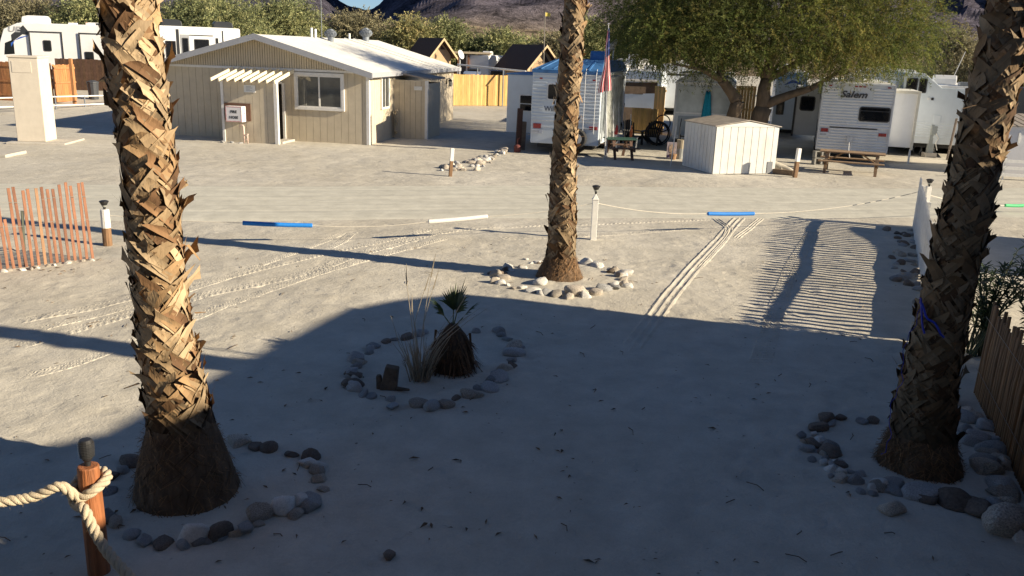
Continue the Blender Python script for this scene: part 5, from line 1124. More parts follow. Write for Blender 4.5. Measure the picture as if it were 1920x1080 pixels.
SHW = mat('shed_white', (.64, .64, .62), .45, .06, 4, dirt=.3); SHR = mat('shed_roof', (.32, .28, .235), .6, .3, 5, .2, 30)
n0 = G(1335, 327); rzm = rad(17); a0 = G(1272, 310)
t = thing('metal_shed', 'white ribbed metal shed with low brown gable roof across the road', 'shed', n0, rzm); Wm, Dm, hm = 2.38, 2.15, 1.58
def ribwall(m, x0, x1, z1, ax, y, pitch, f=None):
    x = x0
    while x < x1 - .02:
        xe = min(x1, x + pitch); zt = (lambda q: z1) if f is None else f
        for a, b_, dd in ((x + .013, xe - .005, .012),):
            P = [(a, .02), (b_, .02), (b_, zt(b_)), (a, zt(a))]
            if ax == 'x': m.prism(P, y - dd, y, 'y')
            else: m.prism(P, y - dd, y, 'x')
        x = xe
fz = lambda x: hm
m = MB(); m.prism([(0, 0), (Wm, 0), (Wm, hm), (Wm / 2, hm + .16), (0, hm)], .0, Dm, m=1); ribwall(m, 0, Wm, hm, 'x', 0, .272); ribwall(m, 0, Dm, hm, 'y', 0, .24); m.prism([(-.02, hm), (Wm + .02, hm), (Wm / 2, hm + .17)], -.03, 0); m.build('wall', [SHW, mat('shed_groove', (.16, .16, .15), .8)], t)
m = MB()
for k in range(9):
    y = -.06 + k * (Dm + .12) / 9; y2 = y + (Dm + .12) / 9 - .02
    m.add([(-.06, y, hm + .0), (Wm / 2, y, hm + .20), (Wm + .06, y, hm), (-.06, y2, hm), (Wm / 2, y2, hm + .20), (Wm + .06, y2, hm), (-.06, y, hm + .03), (Wm / 2, y, hm + .23), (Wm + .06, y, hm + .03), (-.06, y2, hm + .03), (Wm / 2, y2, hm + .23), (Wm + .06, y2, hm + .03)],
          [(6, 7, 10, 9), (7, 8, 11, 10), (0, 3, 4, 1), (1, 4, 5, 2), (0, 1, 7, 6), (1, 2, 8, 7), (3, 9, 10, 4), (4, 10, 11, 5), (0, 6, 9, 3), (2, 5, 11, 8)])
m.build('roof', SHR, t)
m = MB(); m.box(Wm - .32, -.03, .04, Wm - .12, -.022, .42); m.build('vent_flap', mat('vent_grey', (.18, .19, .21), .7), t)
p = G(1413, 322); m = MB(); m.bar((0, 0, .09), tuple(G(1487, 330) - p + Vector((0, 0, .09))), .12, .18); o = m.build('sleeper_beam', mat('old_sleeper', (.23, .16, .10), .9, .3, 7, .5, 30), bevel=.01); o.location = p; tag(o, 'old wooden sleeper lying between the shed and the post', 'timber')
p = G(1455, 322) + Vector((0, .3, 0)); t = thing('garden_statue', 'pale plaster lizard like statue with greenish head beside the metal shed', 'statue', p, rad(-20))
m = MB(); m.tube([(-.38, 0, .42), (-.30, 0, .40), (-.2, 0, .30), (-.02, 0, .2), (.2, 0, .14), (.5, -.05, .09), (.72, -.1, .04)], [.06, .085, .10, .15, .14, .08, .03], 10); m.tube([(-.05, -.1, .15), (-.10, -.14, .05), (-.12, -.16, .0)], [.05, .04, .04], 6); m.tube([(.25, -.1, .12), (.28, -.16, .0)], [.05, .04], 6); m.build('body', mat('plaster', (.50, .46, .38), .85, .2, 8, .3, 30), t, smooth=True)
m = MB(); m.tube([(-.24, 0, .36), (-.36, 0, .47), (-.50, 0, .46), (-.62, 0, .38)], [.08, .10, .095, .05], 10); m.build('head', mat('green_plaster', (.22, .25, .12), .85, .3, 8), t, smooth=True)
# picnic tables
OLDW = mat('weathered_wood', (.30, .20, .12), .85, .3, 6, .4, 30, stretch=(.6, 4, 4))
def picnic(label, loc, rzz, L=2.05, mt=OLDW, top=None, name='picnic_table'):
    t = thing(name, label, 'picnic table', loc, rzz); m = MB()
    for k in range(5): m.box(-L / 2, -.37 + k * .15, .70, L / 2, -.37 + k * .15 + .14, .74)
    m.build('tabletop', top or mt, t, bevel=.004)
    for s in (-1, 1):
        m = MB(); [m.box(-L / 2, s * .70 - .14 + k * .145, .41, L / 2, s * .70 - .14 + k * .145 + .135, .45) for k in range(2)]; m.build('bench_seat', mt, t, bevel=.004)
    for x in (-L / 2 + .25, L / 2 - .25):
        m = MB(); m.bar((x, -.30, .70), (x, -.72, -.02), .045, .10, (1, 0, 0)); m.build('leg', mt, t); m = MB(); m.bar((x, .30, .70), (x, .72, -.02), .045, .10, (1, 0, 0)); m.build('leg', mt, t)
        m = MB(); m.box(x + .023, -.84, .31, x + .065, .84, .409); m.box(x + .023, -.36, .60, x + .065, .36, .699); m.bar((x, 0, .36), (x * .35, 0, .69), .045, .08, (0, 1, 0)); m.build('crosspiece', mt, t)
    return t
c = (G(1573, 325) + G(1650, 333)) / 2 + Vector((-.1, .62, 0)); picnic('weathered brown picnic table in front of the lettered trailer', c, rad(-22), 2.15)
c = G(1160, 298) + Vector((.05, .35, 0)); picnic('small green topped picnic table under the flag', c, rad(8), 1.15, mat('dark_leg_wood', (.12, .07, .05), .85, .3), mat('green_top', (.018, .065, .048), .6, .2))
p = G(1462 - 0, 312); m = MB()
q = G(1528, 312); m = MB(); m.box(0, 0, 0, .40, .19, .19); m.box(.02, .01, .191, .42, .2, .37)
o = MB()
for z in (0, .2):
    for a_ in (0, .17, .34): o.box(a_, 0, z, a_ + .045, .19, z + .19)
    o.box(0, 0, z, .385, .025, z + .02); o.box(.045, .0, z + .17, .34, .19, z + .19); o.box(.045, 0, z, .34, .19, z + .02); o.box(0, .165, z, .385, .19, z + .19)
o = o.build('cinder_block', mat('cinder', (.33, .32, .29), .95, .2, 20, .6, 60), bevel=.004); o.location = G(1526, 309); o.rotation_euler = (0, 0, .1); o.scale = (1.5, 1.3, 1.3); tag(o, 'stacked hollow cinder blocks under the corner of the lettered trailer', 'cinder block')
# adirondack chairs
BLKP = mat('black_resin', (.018, .017, .017), .5, .1); GRNP = mat('dark_green_resin', (.015, .05, .045), .5, .1)
def adirondack(label, loc, rzz, mt):
    t = thing('garden_chair', label, 'chair', loc, rzz, 'slatted garden chairs by the grey trailer'); m = MB()
    for k in range(7): x = -.27 + k * .09; h = 1.0 - .9 * x * x * 1.6; m.bar((x * .8, .30, .32), (x * 1.15, .55, h), .062, .02, (0, 1, 0))
    m.bar((-.3, .46, .66), (.3, .46, .66), .03, .06); m.build('backrest', mt, t); m = MB()
    for k in range(6): m.bar((-.29, -.25 + k * .1, .38 - k * .015), (.29, -.25 + k * .1, .38 - k * .015), .085, .02)
    m.build('seat', mt, t)
    for s in (-1, 1):
        m = MB(); m.box(s * .36 - .065, -.32, .56, s * .36 + .065, .42, .585); m.build('armrest', mt, t); m = MB(); m.bar((s * .33, -.27, 0), (s * .33, -.27, .56), .05, .10); m.build('leg', mt, t); m = MB(); m.bar((s * .31, .62, 0), (s * .31, -.27, .36), .03, .11); m.build('leg', mt, t)
    return t
adirondack('black slatted garden chair right of the green topped table', G(1186, 272) + Vector((0, .3, 0)), rad(20), BLKP)
adirondack('black slatted garden chair beside the coiled hose', G(1222, 272) + Vector((0, .2, 0)), rad(-25), BLKP)
# hose coils
m = MB(); q = G(1231, 271)
rnd = random.Random(8)
for k in range(7):
    R = .52 - .03 * (k % 4); oy = .05 * k - .15; tilt = rnd.uniform(-.12, .12); m.tube([(R * math.cos(2 * math.pi * i / 26) + tilt * .3, oy + tilt * math.sin(2 * math.pi * i / 26), .5 + R * math.sin(2 * math.pi * i / 26)) for i in range(26)], .017, 6, closed=True)
m.tube([(R * .7 * math.cos(2 * math.pi * i / 26) + .15, -.2, .95 + .35 * math.sin(2 * math.pi * i / 26)) for i in range(26)], .025, 6, closed=True)
o = m.build('hose_coil', mat('black_hose', (.03, .033, .04), .5), smooth=True); o.location = q + Vector((0, -.1, 0)); tag(o, 'big upright coil of black hose between the chairs and the grey trailer', 'hose')
# poster, poles, gear
q = G(1249, 297); t = thing('poster_board', 'small lilac and sandy picture board standing on the ground', 'board', q, rad(-6)); m = MB(); m.box(0, -.02, .02, .36, .02, .62); m.build('panel', mat('poster_ground', (.45, .38, .40), .7, .3, 8), t, bevel=.004)
m = MB(); m.lathe([(.11, 0), (.11, .006)], 14); oo = m.build('picture', mat('poster_picture', (.50, .36, .25), .7, .5, 18), t); oo.location = (.18, -.021, .38); oo.rotation_euler = (rad(90), 0, 0); oo.scale = (1, 1.5, 1)
m = MB(); m.box(.03, -.024, .05, .33, -.021, .14); m.build('caption_band', mat('violet_band', (.20, .15, .30), .7), t)
def stick(label, a, top, r, mt, name='pole'):
    b = G(*a); tp = AT(*top, b.y) - b; m = MB(); m.tube([(0, 0, -.03), tuple(tp)], r, 7); o = m.build(name, mt); o.location = b; tag(o, label, 'pole'); return o
PG = mat('pole_grey', (.5, .51, .52))
stick('thin grey pole leaning left of the metal shed', (1257, 313), (1268, 238), .022, PG)
stick('short grey stake in front of the black chairs', (1191, 282), (1195, 258), .03, PG); stick('grey pole rising behind the flag and awning', (1146, 250), (1160, 186), .02, WFR)
stick('dark shepherd hook pole left of the black chairs', (1170, 292), (1172, 210), .018, BLACKM); stick('rusty brown pole with a hanging tassel by the green table', (1181, 280), (1183, 214), .018, PG)
m = MB(); rnd = random.Random(5)
for k in range(40): a = rnd.uniform(0, 6.28); z = rnd.uniform(.45, .85); m.bar((.0, 0, z + .15), (.05 * math.cos(a), .05 * math.sin(a), z - .12), .035, .02, col=(1, 1, 1))
o = m.build('tassel', mat('rust_tassel', (.33, .11, .05), .9, .3), fix=False); o.location = G(1181, 280); tag(o, 'rust red tassel hanging on the pole beside the green table', 'ornament')
q = G(1150, 280); t = thing('garden_figure', 'red and white figure standing behind the green table', 'ornament', q + Vector((.1, .6, 0))); t.scale = (.7, .7, .95); m = MB(); m.lathe([(.16, 0), (.2, .3), (.15, .6), (.08, .75)], 12); m.build('body', WHITE, t); m = MB(); m.lathe([(.15, .55), (.17, .7), (.12, .95), (.02, 1.05)], 12); m.build('head', mat('figure_red', (.5, .05, .05), .7), t)
q = G(1268, 300); t = thing('bucket_stack', 'grey buckets and pots beside the metal shed', 'buckets', q + Vector((.2, .5, 0))); m = MB(); m.lathe([(.14, 0), (.18, .36), (.18, .38)], 14); m.build('bucket', mat('grey_plastic', (.25, .26, .26), .6), t); m = MB(); m.lathe([(.14, 0), (.17, .33)], 14, (.02, 0, .38)); m.build('bucket', mat('tan_plastic', (.35, .30, .22), .6), t); m = MB(); m.lathe([(.11, 0), (.15, .2)], 12, (-.3, -.3, 0)); m.build('pot', mat('clay', (.30, .18, .10), .8), t)
t = thing('entry_steps', 'dark metal entry steps under the grey trailer door', 'steps', G(1272, 284), rad(-14))
for k in range(3): m = MB(); m.box(.0, -.3 + k * .22, .18 + k * .2, .7, -.05 + k * .22, .22 + k * .2); m.build('tread', BLACKM, t)
for x in (0, .68): m = MB(); m.bar((x, -.3, 0), (x, .35, .65), .03, .06, (1, 0, 0)); m.tube([(x, -.3, .2), (x, -.3, 1.0), (x, .3, 1.3)], .018, 6); m.build('side_rail', BLACKM, t)
# brown shade shelter and yellow fences behind
t = thing('shade_shelter', 'brown slatted shade shelter with thin posts behind the chairs', 'shelter', AT(1164, 200, 46), rad(-6)); p = AT(1164, 152, 46); q = AT(1228, 152, 46); w_ = q.x - p.x; t.location.z = 0
m = MB(); zt = p.z; m.add([(0, 0, zt - .05), (w_, 0, zt), (w_, 0, AT(1200, 196, 46).z + .6), (0, 0, AT(1200, 196, 46).z + .5), (0, .06, zt - .05), (w_, .06, zt), (w_, .06, AT(1200, 196, 46).z + .6), (0, .06, AT(1200, 196, 46).z + .5)], [(0, 1, 2, 3), (7, 6, 5, 4), (0, 4, 5, 1), (1, 5, 6, 2), (2, 6, 7, 3), (3, 7, 4, 0)]); m.build('screen', mat('brown_screen', (.15, .11, .085), .85, .3, 5), t); m = MB(); m.box(-.1, -.1, zt, w_ + .1, 3, zt + .05); m.build('roof', mat('shelter_roof', (.3, .29, .28), .7, .2), t)
for x in (0, w_): m = MB(); m.box(x - .04, -.08, 0, x + .04, -.0, zt); m.build('post', BLACKM, t)
m = MB(); m.box(-.4, .1, .0, w_ * .9, .16, 1.1); m.build('lower_wall', mat('brown_screen', (.15, .11, .085)), t)
bfence('yellow pine fence panel behind the black chairs', AT(1185, 214, 43.5) * 1, AT(1233, 216, 43.0) * 1, 1.25, FENY, 14)
for o_ in COL.objects:
    if o_.get('label', '').startswith('yellow pine fence panel'): o_.location.z = 0
p = AT(1226, 200, 44); q = AT(1246, 200, 43); bfence('tall yellow pine fence at the left of the grey trailer', (p.x, 44, 0), (q.x, 43, 0), AT(1235, 162, 44).z, FENY, 15)
p = AT(1352, 200, 45); q = AT(1415, 200, 44.5); bfence('yellow pine fence with top rail seen between the tree trunks', (p.x, 45, 0), (q.x, 44.5, 0), AT(1390, 160, 45).z, FENY, 16)
# right edge: little shed and white rail benches
p = AT(1876, 300, 31.5); t = thing('small_shed', 'low white shed with brown metal roof at the right edge', 'shed', (p.x, 31.5, 0), rad(-8)); zt = AT(1890, 237, 31.5).z; m = MB(); m.box(0, 0, 0, 3.2, 2.4, zt); m.build('wall', mat('shed_lilac_white', (.62, .62, .64), .5, .05), t)
m = MB()
for k in range(12): m.bar((-.1 + k * .29, -.1, zt + .02), (-.1 + k * .29, 2.5, zt + .34), .22, .03)
m.build('roof', SHR, t)
for x in (.45, .95): m = MB(); m.box(x, -.03, zt - .55, x + .06, 0, zt - .2); m.build('door_pull', WHITE, t)
p = AT(1862, 320, 30.3); t = thing('rail_fence', 'white three rail fence before the low shed at the right edge', 'fence', (p.x, 30.3, 0), rad(-8))
for z in (.12, .36, .60): m = MB(); m.box(0, 0, z, 4, .04, z + .10); m.build('rail', WHITE, t)
for x in (.35, 1.1, 2.2, 3.2): m = MB(); m.box(x, .041, 0, x + .05, .09, .75); m.build('post', WHITE, t)
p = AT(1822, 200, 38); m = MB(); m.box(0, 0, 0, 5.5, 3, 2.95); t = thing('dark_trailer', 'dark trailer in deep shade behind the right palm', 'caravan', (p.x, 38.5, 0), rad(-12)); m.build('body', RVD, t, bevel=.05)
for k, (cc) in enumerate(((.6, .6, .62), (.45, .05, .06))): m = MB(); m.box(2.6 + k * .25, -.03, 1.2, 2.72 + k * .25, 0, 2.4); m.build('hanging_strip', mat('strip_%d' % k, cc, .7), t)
# chairs, barbecue and pole beside the fifth wheel
def frame_chair(label, loc, rzz):
    t = thing('folding_chair', label, 'chair', loc, rzz, 'white folding chairs beside the fifth wheel'); m = MB()
    for s in (-.26, .26): m.tube([(s, -.28, 0), (s, .1, .55), (s, .28, .95)], .014, 6); m.tube([(s, .35, 0), (s, -.25, .58)], .014, 6)
    m.build('frame', WFR, t); m = MB(); m.box(-.25, -.25, .42, .25, .22, .445); m.build('seat', RVG, t); m = MB(); m.bar((0, .15, .6), (0, .27, .92), .48, .012, (0, 1, 0)); m.build('backrest', RVG, t)
frame_chair('white framed folding chair close to the slide out of the lettered trailer', G(1712, 284), .4); frame_chair('white framed folding chair beside the covered barbecue', G(1738, 290), -.3)
t = thing('covered_barbecue', 'barbecue under a dark purple cover behind the folding chairs', 'barbecue', G(1722, 280) + Vector((.2, .9, 0))); m = MB(); m.prism([(-.5, 0), (.5, 0), (.48, .75), (.3, 1.15), (-.25, 1.2), (-.45, .8)], -.3, .3); m.build('cover', mat('plum_cover', (.055, .045, .085), .8, .3, 5), t, bevel=.06)
m = MB(); t = thing('utility_pedestal', 'grey utility pedestal with a white hose beside the folding chairs', 'pedestal', G(1741, 294)); m.box(-.12, -.1, 0, .12, .1, 1.35); m.build('post', mat('pedestal_grey', (.33, .36, .36), .6, .1), t, bevel=.01); m = MB(); m.box(-.1, -.14, .95, .14, -.1, 1.3); m.build('box', mat('pedestal_grey', (.33, .36, .36)), t, bevel=.01); m = MB(); m.tube([(.1, -.15, 1.0), (.2, -.2, .8), (.12, -.18, .6), (.22, -.2, .3)], .02, 6); m.build('hose', WHITE, t); m = MB(); m.box(-.24, -.2, 0, .24, .2, .18); m.build('base', mat('concrete', (.46, .43, .38)), t)
stick('weathered wooden prop leaning against the fifth wheel', (1776, 299), (1794, 222), .05, mat('grey_timber', (.17, .14, .12)))

# ------------------------------------------------------------------ cabins, cars and poles behind the yellow fence
CABW = mat('cabin_wall', (.46, .32, .19), .8, .12, 5); CABR = mat('cabin_shingle', (.075, .048, .038), .85, .25, 10, .4, 40); CABT = mat('cabin_trim', (.58, .42, .24), .7, .15)
def cabin(label, px0, px1, pyridge, pyeave, y, rzz, D=3.4):
    p = AT(px0, pyeave, y); q = AT(px1, pyeave, y); Wc = (q.x - p.x) / math.cos(rzz); zr = AT((px0 + px1) / 2, pyridge, y).z; ze = p.z
    t = thing('cabin', label, 'cabin', (p.x, y, 0), rzz); m = MB(); m.prism([(.15, 0), (Wc - .15, 0), (Wc - .15, ze + .05), (Wc / 2, zr - .1), (.15, ze + .05)], 0, D); m.build('wall', CABW, t)
    m = MB(); m.prism([(Wc * .5, ze + .5), (Wc * .70, ze + .5), (Wc * .5, zr - .4)], -.02, -.002); m.build('gable_dark_triangle', mat('cabin_dark', (.06, .035, .028), .9), t)  # flat dark brown triangle laid on the gable wall
    m = MB()
    sl = (zr - ze) / (Wc / 2)
    for s in (0, 1):
        xa, xb, za, zb = (-.15, Wc / 2, ze - .15 * sl, zr) if s == 0 else (Wc / 2, Wc + .15, zr, ze - .15 * sl)
        m.prism([(xa, za), (xb, zb), (xb, zb + .09), (xa, za + .09)], -.55, D + .3)
    m.build('roof', CABR, t)
    m = MB()
    for s in (0, 1):
        xa, xb, za, zb = (-.17, Wc / 2, ze - .17 * sl, zr) if s == 0 else (Wc / 2, Wc + .17, zr, ze - .17 * sl)
        m.prism([(xa, za - .10), (xb, zb - .10), (xb, zb + .1), (xa, za + .1)], -.62, -.552)
    m.build('barge_board', CABT, t); m = MB(); m.box(Wc * .4, -.015, 0, Wc * .6, -.003, 1.9); m.build('door', mat('cabin_dark', (.06, .035, .028)), t); return t
cabin('small brown roofed cabin beyond the far corner of the clubhouse', 803, 846, 73, 104, 72, rad(34), 3.4)
cabin('brown roofed cabin left of the blue roofed trailer', 985, 1050, 86, 128, 70, rad(30), 4.6)
RAILY = 63
a, b_ = AT(858, 121, RAILY), AT(986, 134, 60); t = thing('gate_rail', 'white horizontal bar rail above the yellow fence', 'railing', (a.x, a.y, 0)); m = MB(); m.tube([(0, 0, a.z), tuple(Vector((b_.x, b_.y, b_.z)) - Vector((a.x, a.y, 0)))], .06, 8); m.build('rail', WHITE, t)
for k in (0, .3, .68, 1): q = (Vector((b_.x, b_.y, b_.z)) - Vector((a.x, a.y, a.z))) * k; m = MB(); m.tube([(q.x, q.y + .05, 0), (q.x, q.y + .05, a.z + q.z - .05)], .045, 8); m.build('post', galv, t)
def car(label, x0, x1, y, ptop, mt, rzz=0.0):
    p = AT(x0, ptop, y); q = AT(x1, ptop, y); L = q.x - p.x; H = p.z; k = L / 4.4
    t = thing('parked_car', label, 'car', (p.x, y, 0), rzz); m = MB(); m.prism([(0, .35), (0, .95), (.1 * k, 1.05), (1.15 * k, 1.1), (1.6 * k, H), (3.9 * k, H), (4.35 * k, 1.1), (4.4 * k, .5), (4.3 * k, .35)], 0, 1.8); m.build('body', mt, t, bevel=.06)
    m = MB(); m.prism([(1.35 * k, 1.14), (1.72 * k, H - .08), (3.8 * k, H - .08), (4.1 * k, 1.14)], -.012, -.003); m.build('window', PANE, t)
    for x in (.85 * k, 3.55 * k):
        m = MB(); m.tube([(x, -.02, .35), (x, .2, .35)], .35, 16); o = m.build('wheel', TYRE, t); m = MB(); m.tube([(x, -.03, .35), (x, -.022, .35)], .2, 12); m.build('rim', RIM, o)
    return t
car('dark car with black roof left behind the yellow fence', 862, 902, 66, 128, RVD); car('dark open topped car right behind the yellow fence', 902, 952, 65, 130, mat('dark_blue_paint', (.03, .04, .07), .2, coat=.5)); 
q = AT(868, 150, 64); m = MB(); m.add([(0, 0, AT(868, 138, 64).z), (1.2, -.1, AT(868, 141, 64).z), (1.25, .9, AT(868, 134, 64).z), (.05, 1, AT(868, 134, 64).z)], [(0, 1, 2, 3)]); m.box(.5, .3, 0, .6, .4, AT(868, 138, 64).z); o = m.build('solar_panel', mat('panel_blue', (.22, .26, .34), .2), solid=.03); o.location = (q.x, 64, 0); tag(o, 'tilted pale blue panel just above the yellow fence', 'panel')
q = AT(862, 121, 66); m = MB(); m.tube([(0, 0, 0), (0, 0, AT(862, 112, 66).z)], .05, 6); m.build
t = thing('satellite_dish', 'white satellite dish on a post beside the left cabin', 'satellite dish', (q.x, 66, 0)); m = MB(); m.tube([(0, 0, 0), (0, 0, AT(862, 104, 66).z)], .05, 6); m.build('mast', PG, t); m = MB(); m.lathe([(.03, 0), (.2, .04), (.34, .12)], 16); o = m.build('dish', RVG, t, solid=.02, fix=False); o.location = (0, 0, AT(862, 103, 66).z); o.rotation_euler = (rad(70), 0, rad(60))
p, q = AT(842, 96, 74), AT(916, 100, 74); t = thing('ramada', 'flat roofed wooden ramada cluttered with gear behind the yellow fence', 'shelter', (p.x, 74, 0)); m = MB(); m.box(-.2, -.4, p.z - .15, q.x - p.x + .2, 4, p.z); m.build('roof', mat('ramada_roof', (.46, .38, .27), .8, .2), t)
for k in range(5): x = (q.x - p.x) * k / 4; m = MB(); m.box(x - .08, -.2, 0, x + .08, 0, p.z - .15); m.build('post', mat('ramada_post', (.20, .10, .06), .8, .3), t)
m = MB(); rnd = random.Random(12)
for k in range(16): x = rnd.uniform(0, q.x - p.x - .6); z = rnd.uniform(0, 1.6); m.box(x, .1 + k * .02, z, x + rnd.uniform(.3, .8), .6 + k * .02, z + rnd.uniform(.4, 1.2))
m.build('stored_gear', mat('gear', (.17, .12, .09), .8, .7, 1.5), t)
m = MB(); m.box(.8, .9, 0, q.x - p.x - .1, 1, p.z - .2); m.build('back_wall', mat('grey_blue_wall', (.16, .19, .23), .8, .4, 1.0), t)
s = stick('tall thin flagpole with yellow pennant in front of the hills', (1020, 262), (1022, 22), .03, mat('pole_dark', (.22, .2, .17), .6)); 
bq = G(1020, 262); 
for o_ in [s]: o_.location = (AT(1020, 130, 70).x, 70, 0)
zt = AT(1022, 22, 70).z; s.data.clear_geometry() if False else None
m = MB(); m.tube([(0, 0, 0), (AT(1022, 22, 70).x - AT(1020, 130, 70).x, 0, zt)], .035, 7); m2 = m
bpy.data.objects.remove(s)
t = thing('flagpole', 'tall thin flagpole with yellow pennant in front of the hills', 'flagpole', (AT(1020, 130, 70).x, 70, 0)); m.build('pole', mat('pole_dark', (.22, .2, .17), .6), t); m = MB(); xx = AT(1022, 22, 70).x - AT(1020, 130, 70).x; m.add([(xx, 0, zt - .05), (xx + .2, .05, zt - .07), (xx + .42, -.02, zt - .1), (xx + .42, -.02, zt - .35), (xx + .2, .05, zt - .33), (xx, 0, zt - .32)], [(0, 1, 4, 5), (1, 2, 3, 4)]); m.build('pennant', mat('yellow_cloth', (.60, .48, .10), .8), t, solid=.01)
# ------------------------------------------------------------------ trees
LEAF = mat('feather_leaf', (.135, .142, .062), .75, .15, 3, attr=True, trans=.35, spec=.2)
BARK = mat('rough_bark', (.13, .095, .065), .95, .35, 6, .9, 18, stretch=(1, 1, .35))
def leafmass(parent, clumps, nspray, per, leaf, wid, seed, droop=.5, palette=None, name='crown', mt=None):
    """clumps: (x, y, z, rx, ry, rz). Each spray is a drooping twig carrying many narrow leaflets."""
    r = np.random.default_rng(seed); pal = np.array(palette or [(.75, .85, .7), (1, 1, 1), (1.35, 1.25, 1.0), (1.15, 1.0, .9), (.55, .65, .55)])
    tot = sum(c[3] * c[4] + c[4] * c[5] for c in clumps); V = []; C = []
    for ci, c in enumerate(clumps):
        n = max(6, int(nspray * (c[3] * c[4] + c[4] * c[5]) / tot)); d = r.normal(size=(n, 3)); d /= np.linalg.norm(d, axis=1)[:, None]
        rad_ = r.random(n) ** .45; wob = 1 + .28 * np.sin(d[:, 0] * 5 + ci) * np.sin(d[:, 1] * 4 + ci * 2) + .2 * np.sin(d[:, 2] * 7 + ci); pos = np.array(c[:3]) + d * rad_[:, None] * np.array(c[3:]) * wob[:, None]
        dirn = d * .8 + r.normal(size=(n, 3)) * .45; dirn[:, 2] -= droop * .6; dirn /= np.linalg.norm(dirn, axis=1)[:, None]
        cc = pal[r.integers(0, len(pal), n)] * (pal[(ci * 7) % len(pal)] * .4 + .6) * (1 + .25 * r.normal(size=(n, 1)).clip(-1.5, 1.5))
        SL = leaf * per * .32
        u = r.random((n, per)); P = pos[:, None, :] + dirn[:, None, :] * (u * SL)[..., None]; P[..., 2] -= droop * (u ** 2) * SL * .5
        a = dirn[:, None, :] * .7 + r.normal(size=(n, per, 3)) * .55; a[..., 2] -= droop * .3; a /= np.linalg.norm(a, axis=2)[..., None]
        b = np.cross(a, r.normal(size=(n, per, 3))); b /= np.linalg.norm(b, axis=2)[..., None] + 1e-9
        l = leaf * (.6 + .8 * r.random((n, per, 1))); w_ = wid * (.6 + .8 * r.random((n, per, 1)))
        q = np.stack([P - b * w_ * .5, P + a * l * .5 - b * w_ * .0 + b * w_ * .5, P + a * l, P + a * l * .5 - b * w_ * .5], axis=2)
        V.append(q.reshape(-1, 3)); C.append(np.repeat(cc, per, axis=0))
    V = np.concatenate(V); C = np.concatenate(C).clip(.15, 2.6); nf = len(V) // 4
    me = bpy.data.meshes.new(name); me.vertices.add(len(V)); me.vertices.foreach_set('co', V.astype(np.float32).ravel()); me.loops.add(len(V)); me.loops.foreach_set('vertex_index', np.arange(len(V), dtype=np.int32))
    me.polygons.add(nf); me.polygons.foreach_set('loop_start', np.arange(0, len(V), 4, dtype=np.int32)); me.polygons.foreach_set('loop_total', np.full(nf, 4, dtype=np.int32)); me.materials.append(mt or LEAF); me.update(calc_edges=True)
    ca = me.color_attributes.new('Col', 'FLOAT_COLOR', 'CORNER'); ca.data.foreach_set('color', np.repeat(np.concatenate([C, np.ones((nf, 1))], axis=1), 4, axis=0).astype(np.float32).ravel())
    o = bpy.data.objects.new(name, me); link(o); o.parent = parent; return o
def limb(m, p, q, r0, r1, seed, n=7, sides=8, sagk=.12):
    rnd = random.Random(seed); p = Vector(p); q = Vector(q); L = (q - p).length; pts = []; o1 = Vector((rnd.uniform(-1, 1), rnd.uniform(-1, 1), rnd.uniform(-.5, .5))) * L * sagk
    for i in range(n + 1): t = i / n; pts.append(p.lerp(q, t) + o1 * math.sin(math.pi * t) + Vector((rnd.uniform(-1, 1), rnd.uniform(-1, 1), 0)) * L * .012)
    m.tube(pts, [lerp(r0, r1, i / n) for i in range(n + 1)], sides); return pts
# the big two trunked tree
TB_ = AT(1408, 300, 35.2); TB_.z = 0
t = thing('shade_tree', 'big feathery green tree with two dark trunks over the trailers', 'tree', TB_)
def rel(px, py, y): p = AT(px, py, y); return (p.x - TB_.x, y - TB_.y, p.z)
m = MB(); base = Vector((0, 0, -.05))
l0 = limb(m, (-.35, 0, -.05), rel(1382, 190, 35.2), .34, .27, 1); l0b = limb(m, rel(1382, 190, 35.2), rel(1352, 150, 35), .27, .17, 2)
r0_ = limb(m, (.25, .1, -.05), rel(1432, 200, 35.3), .42, .34, 3); r1 = limb(m, rel(1432, 200, 35.3), rel(1436, 150, 35.4), .32, .22, 4)
br = limb(m, rel(1434, 196, 35.2), rel(1520, 166, 34.6), .20, .12, 5, sagk=.06); limb(m, rel(1520, 166, 34.6), rel(1590, 120, 34.6), .12, .05, 6)
for k, (px, py, y) in enumerate(((1260, 120, 34), (1220, 60, 35), (1300, 40, 36), (1340, -40, 35))): limb(m, rel(1352, 150, 35), rel(px, py, y), .13, .03, 20 + k)
for k, (px, py, y) in enumerate(((1400, 20, 35.5), (1480, 30, 35), (1560, 60, 35), (1640, 60, 36), (1500, -60, 36), (1470, 110, 36.5))): limb(m, rel(1436, 150, 35.4), rel(px, py, y), .16, .03, 40 + k)
m.build('trunk', BARK, t, smooth=True)
rnd = random.Random(17); clumps = []
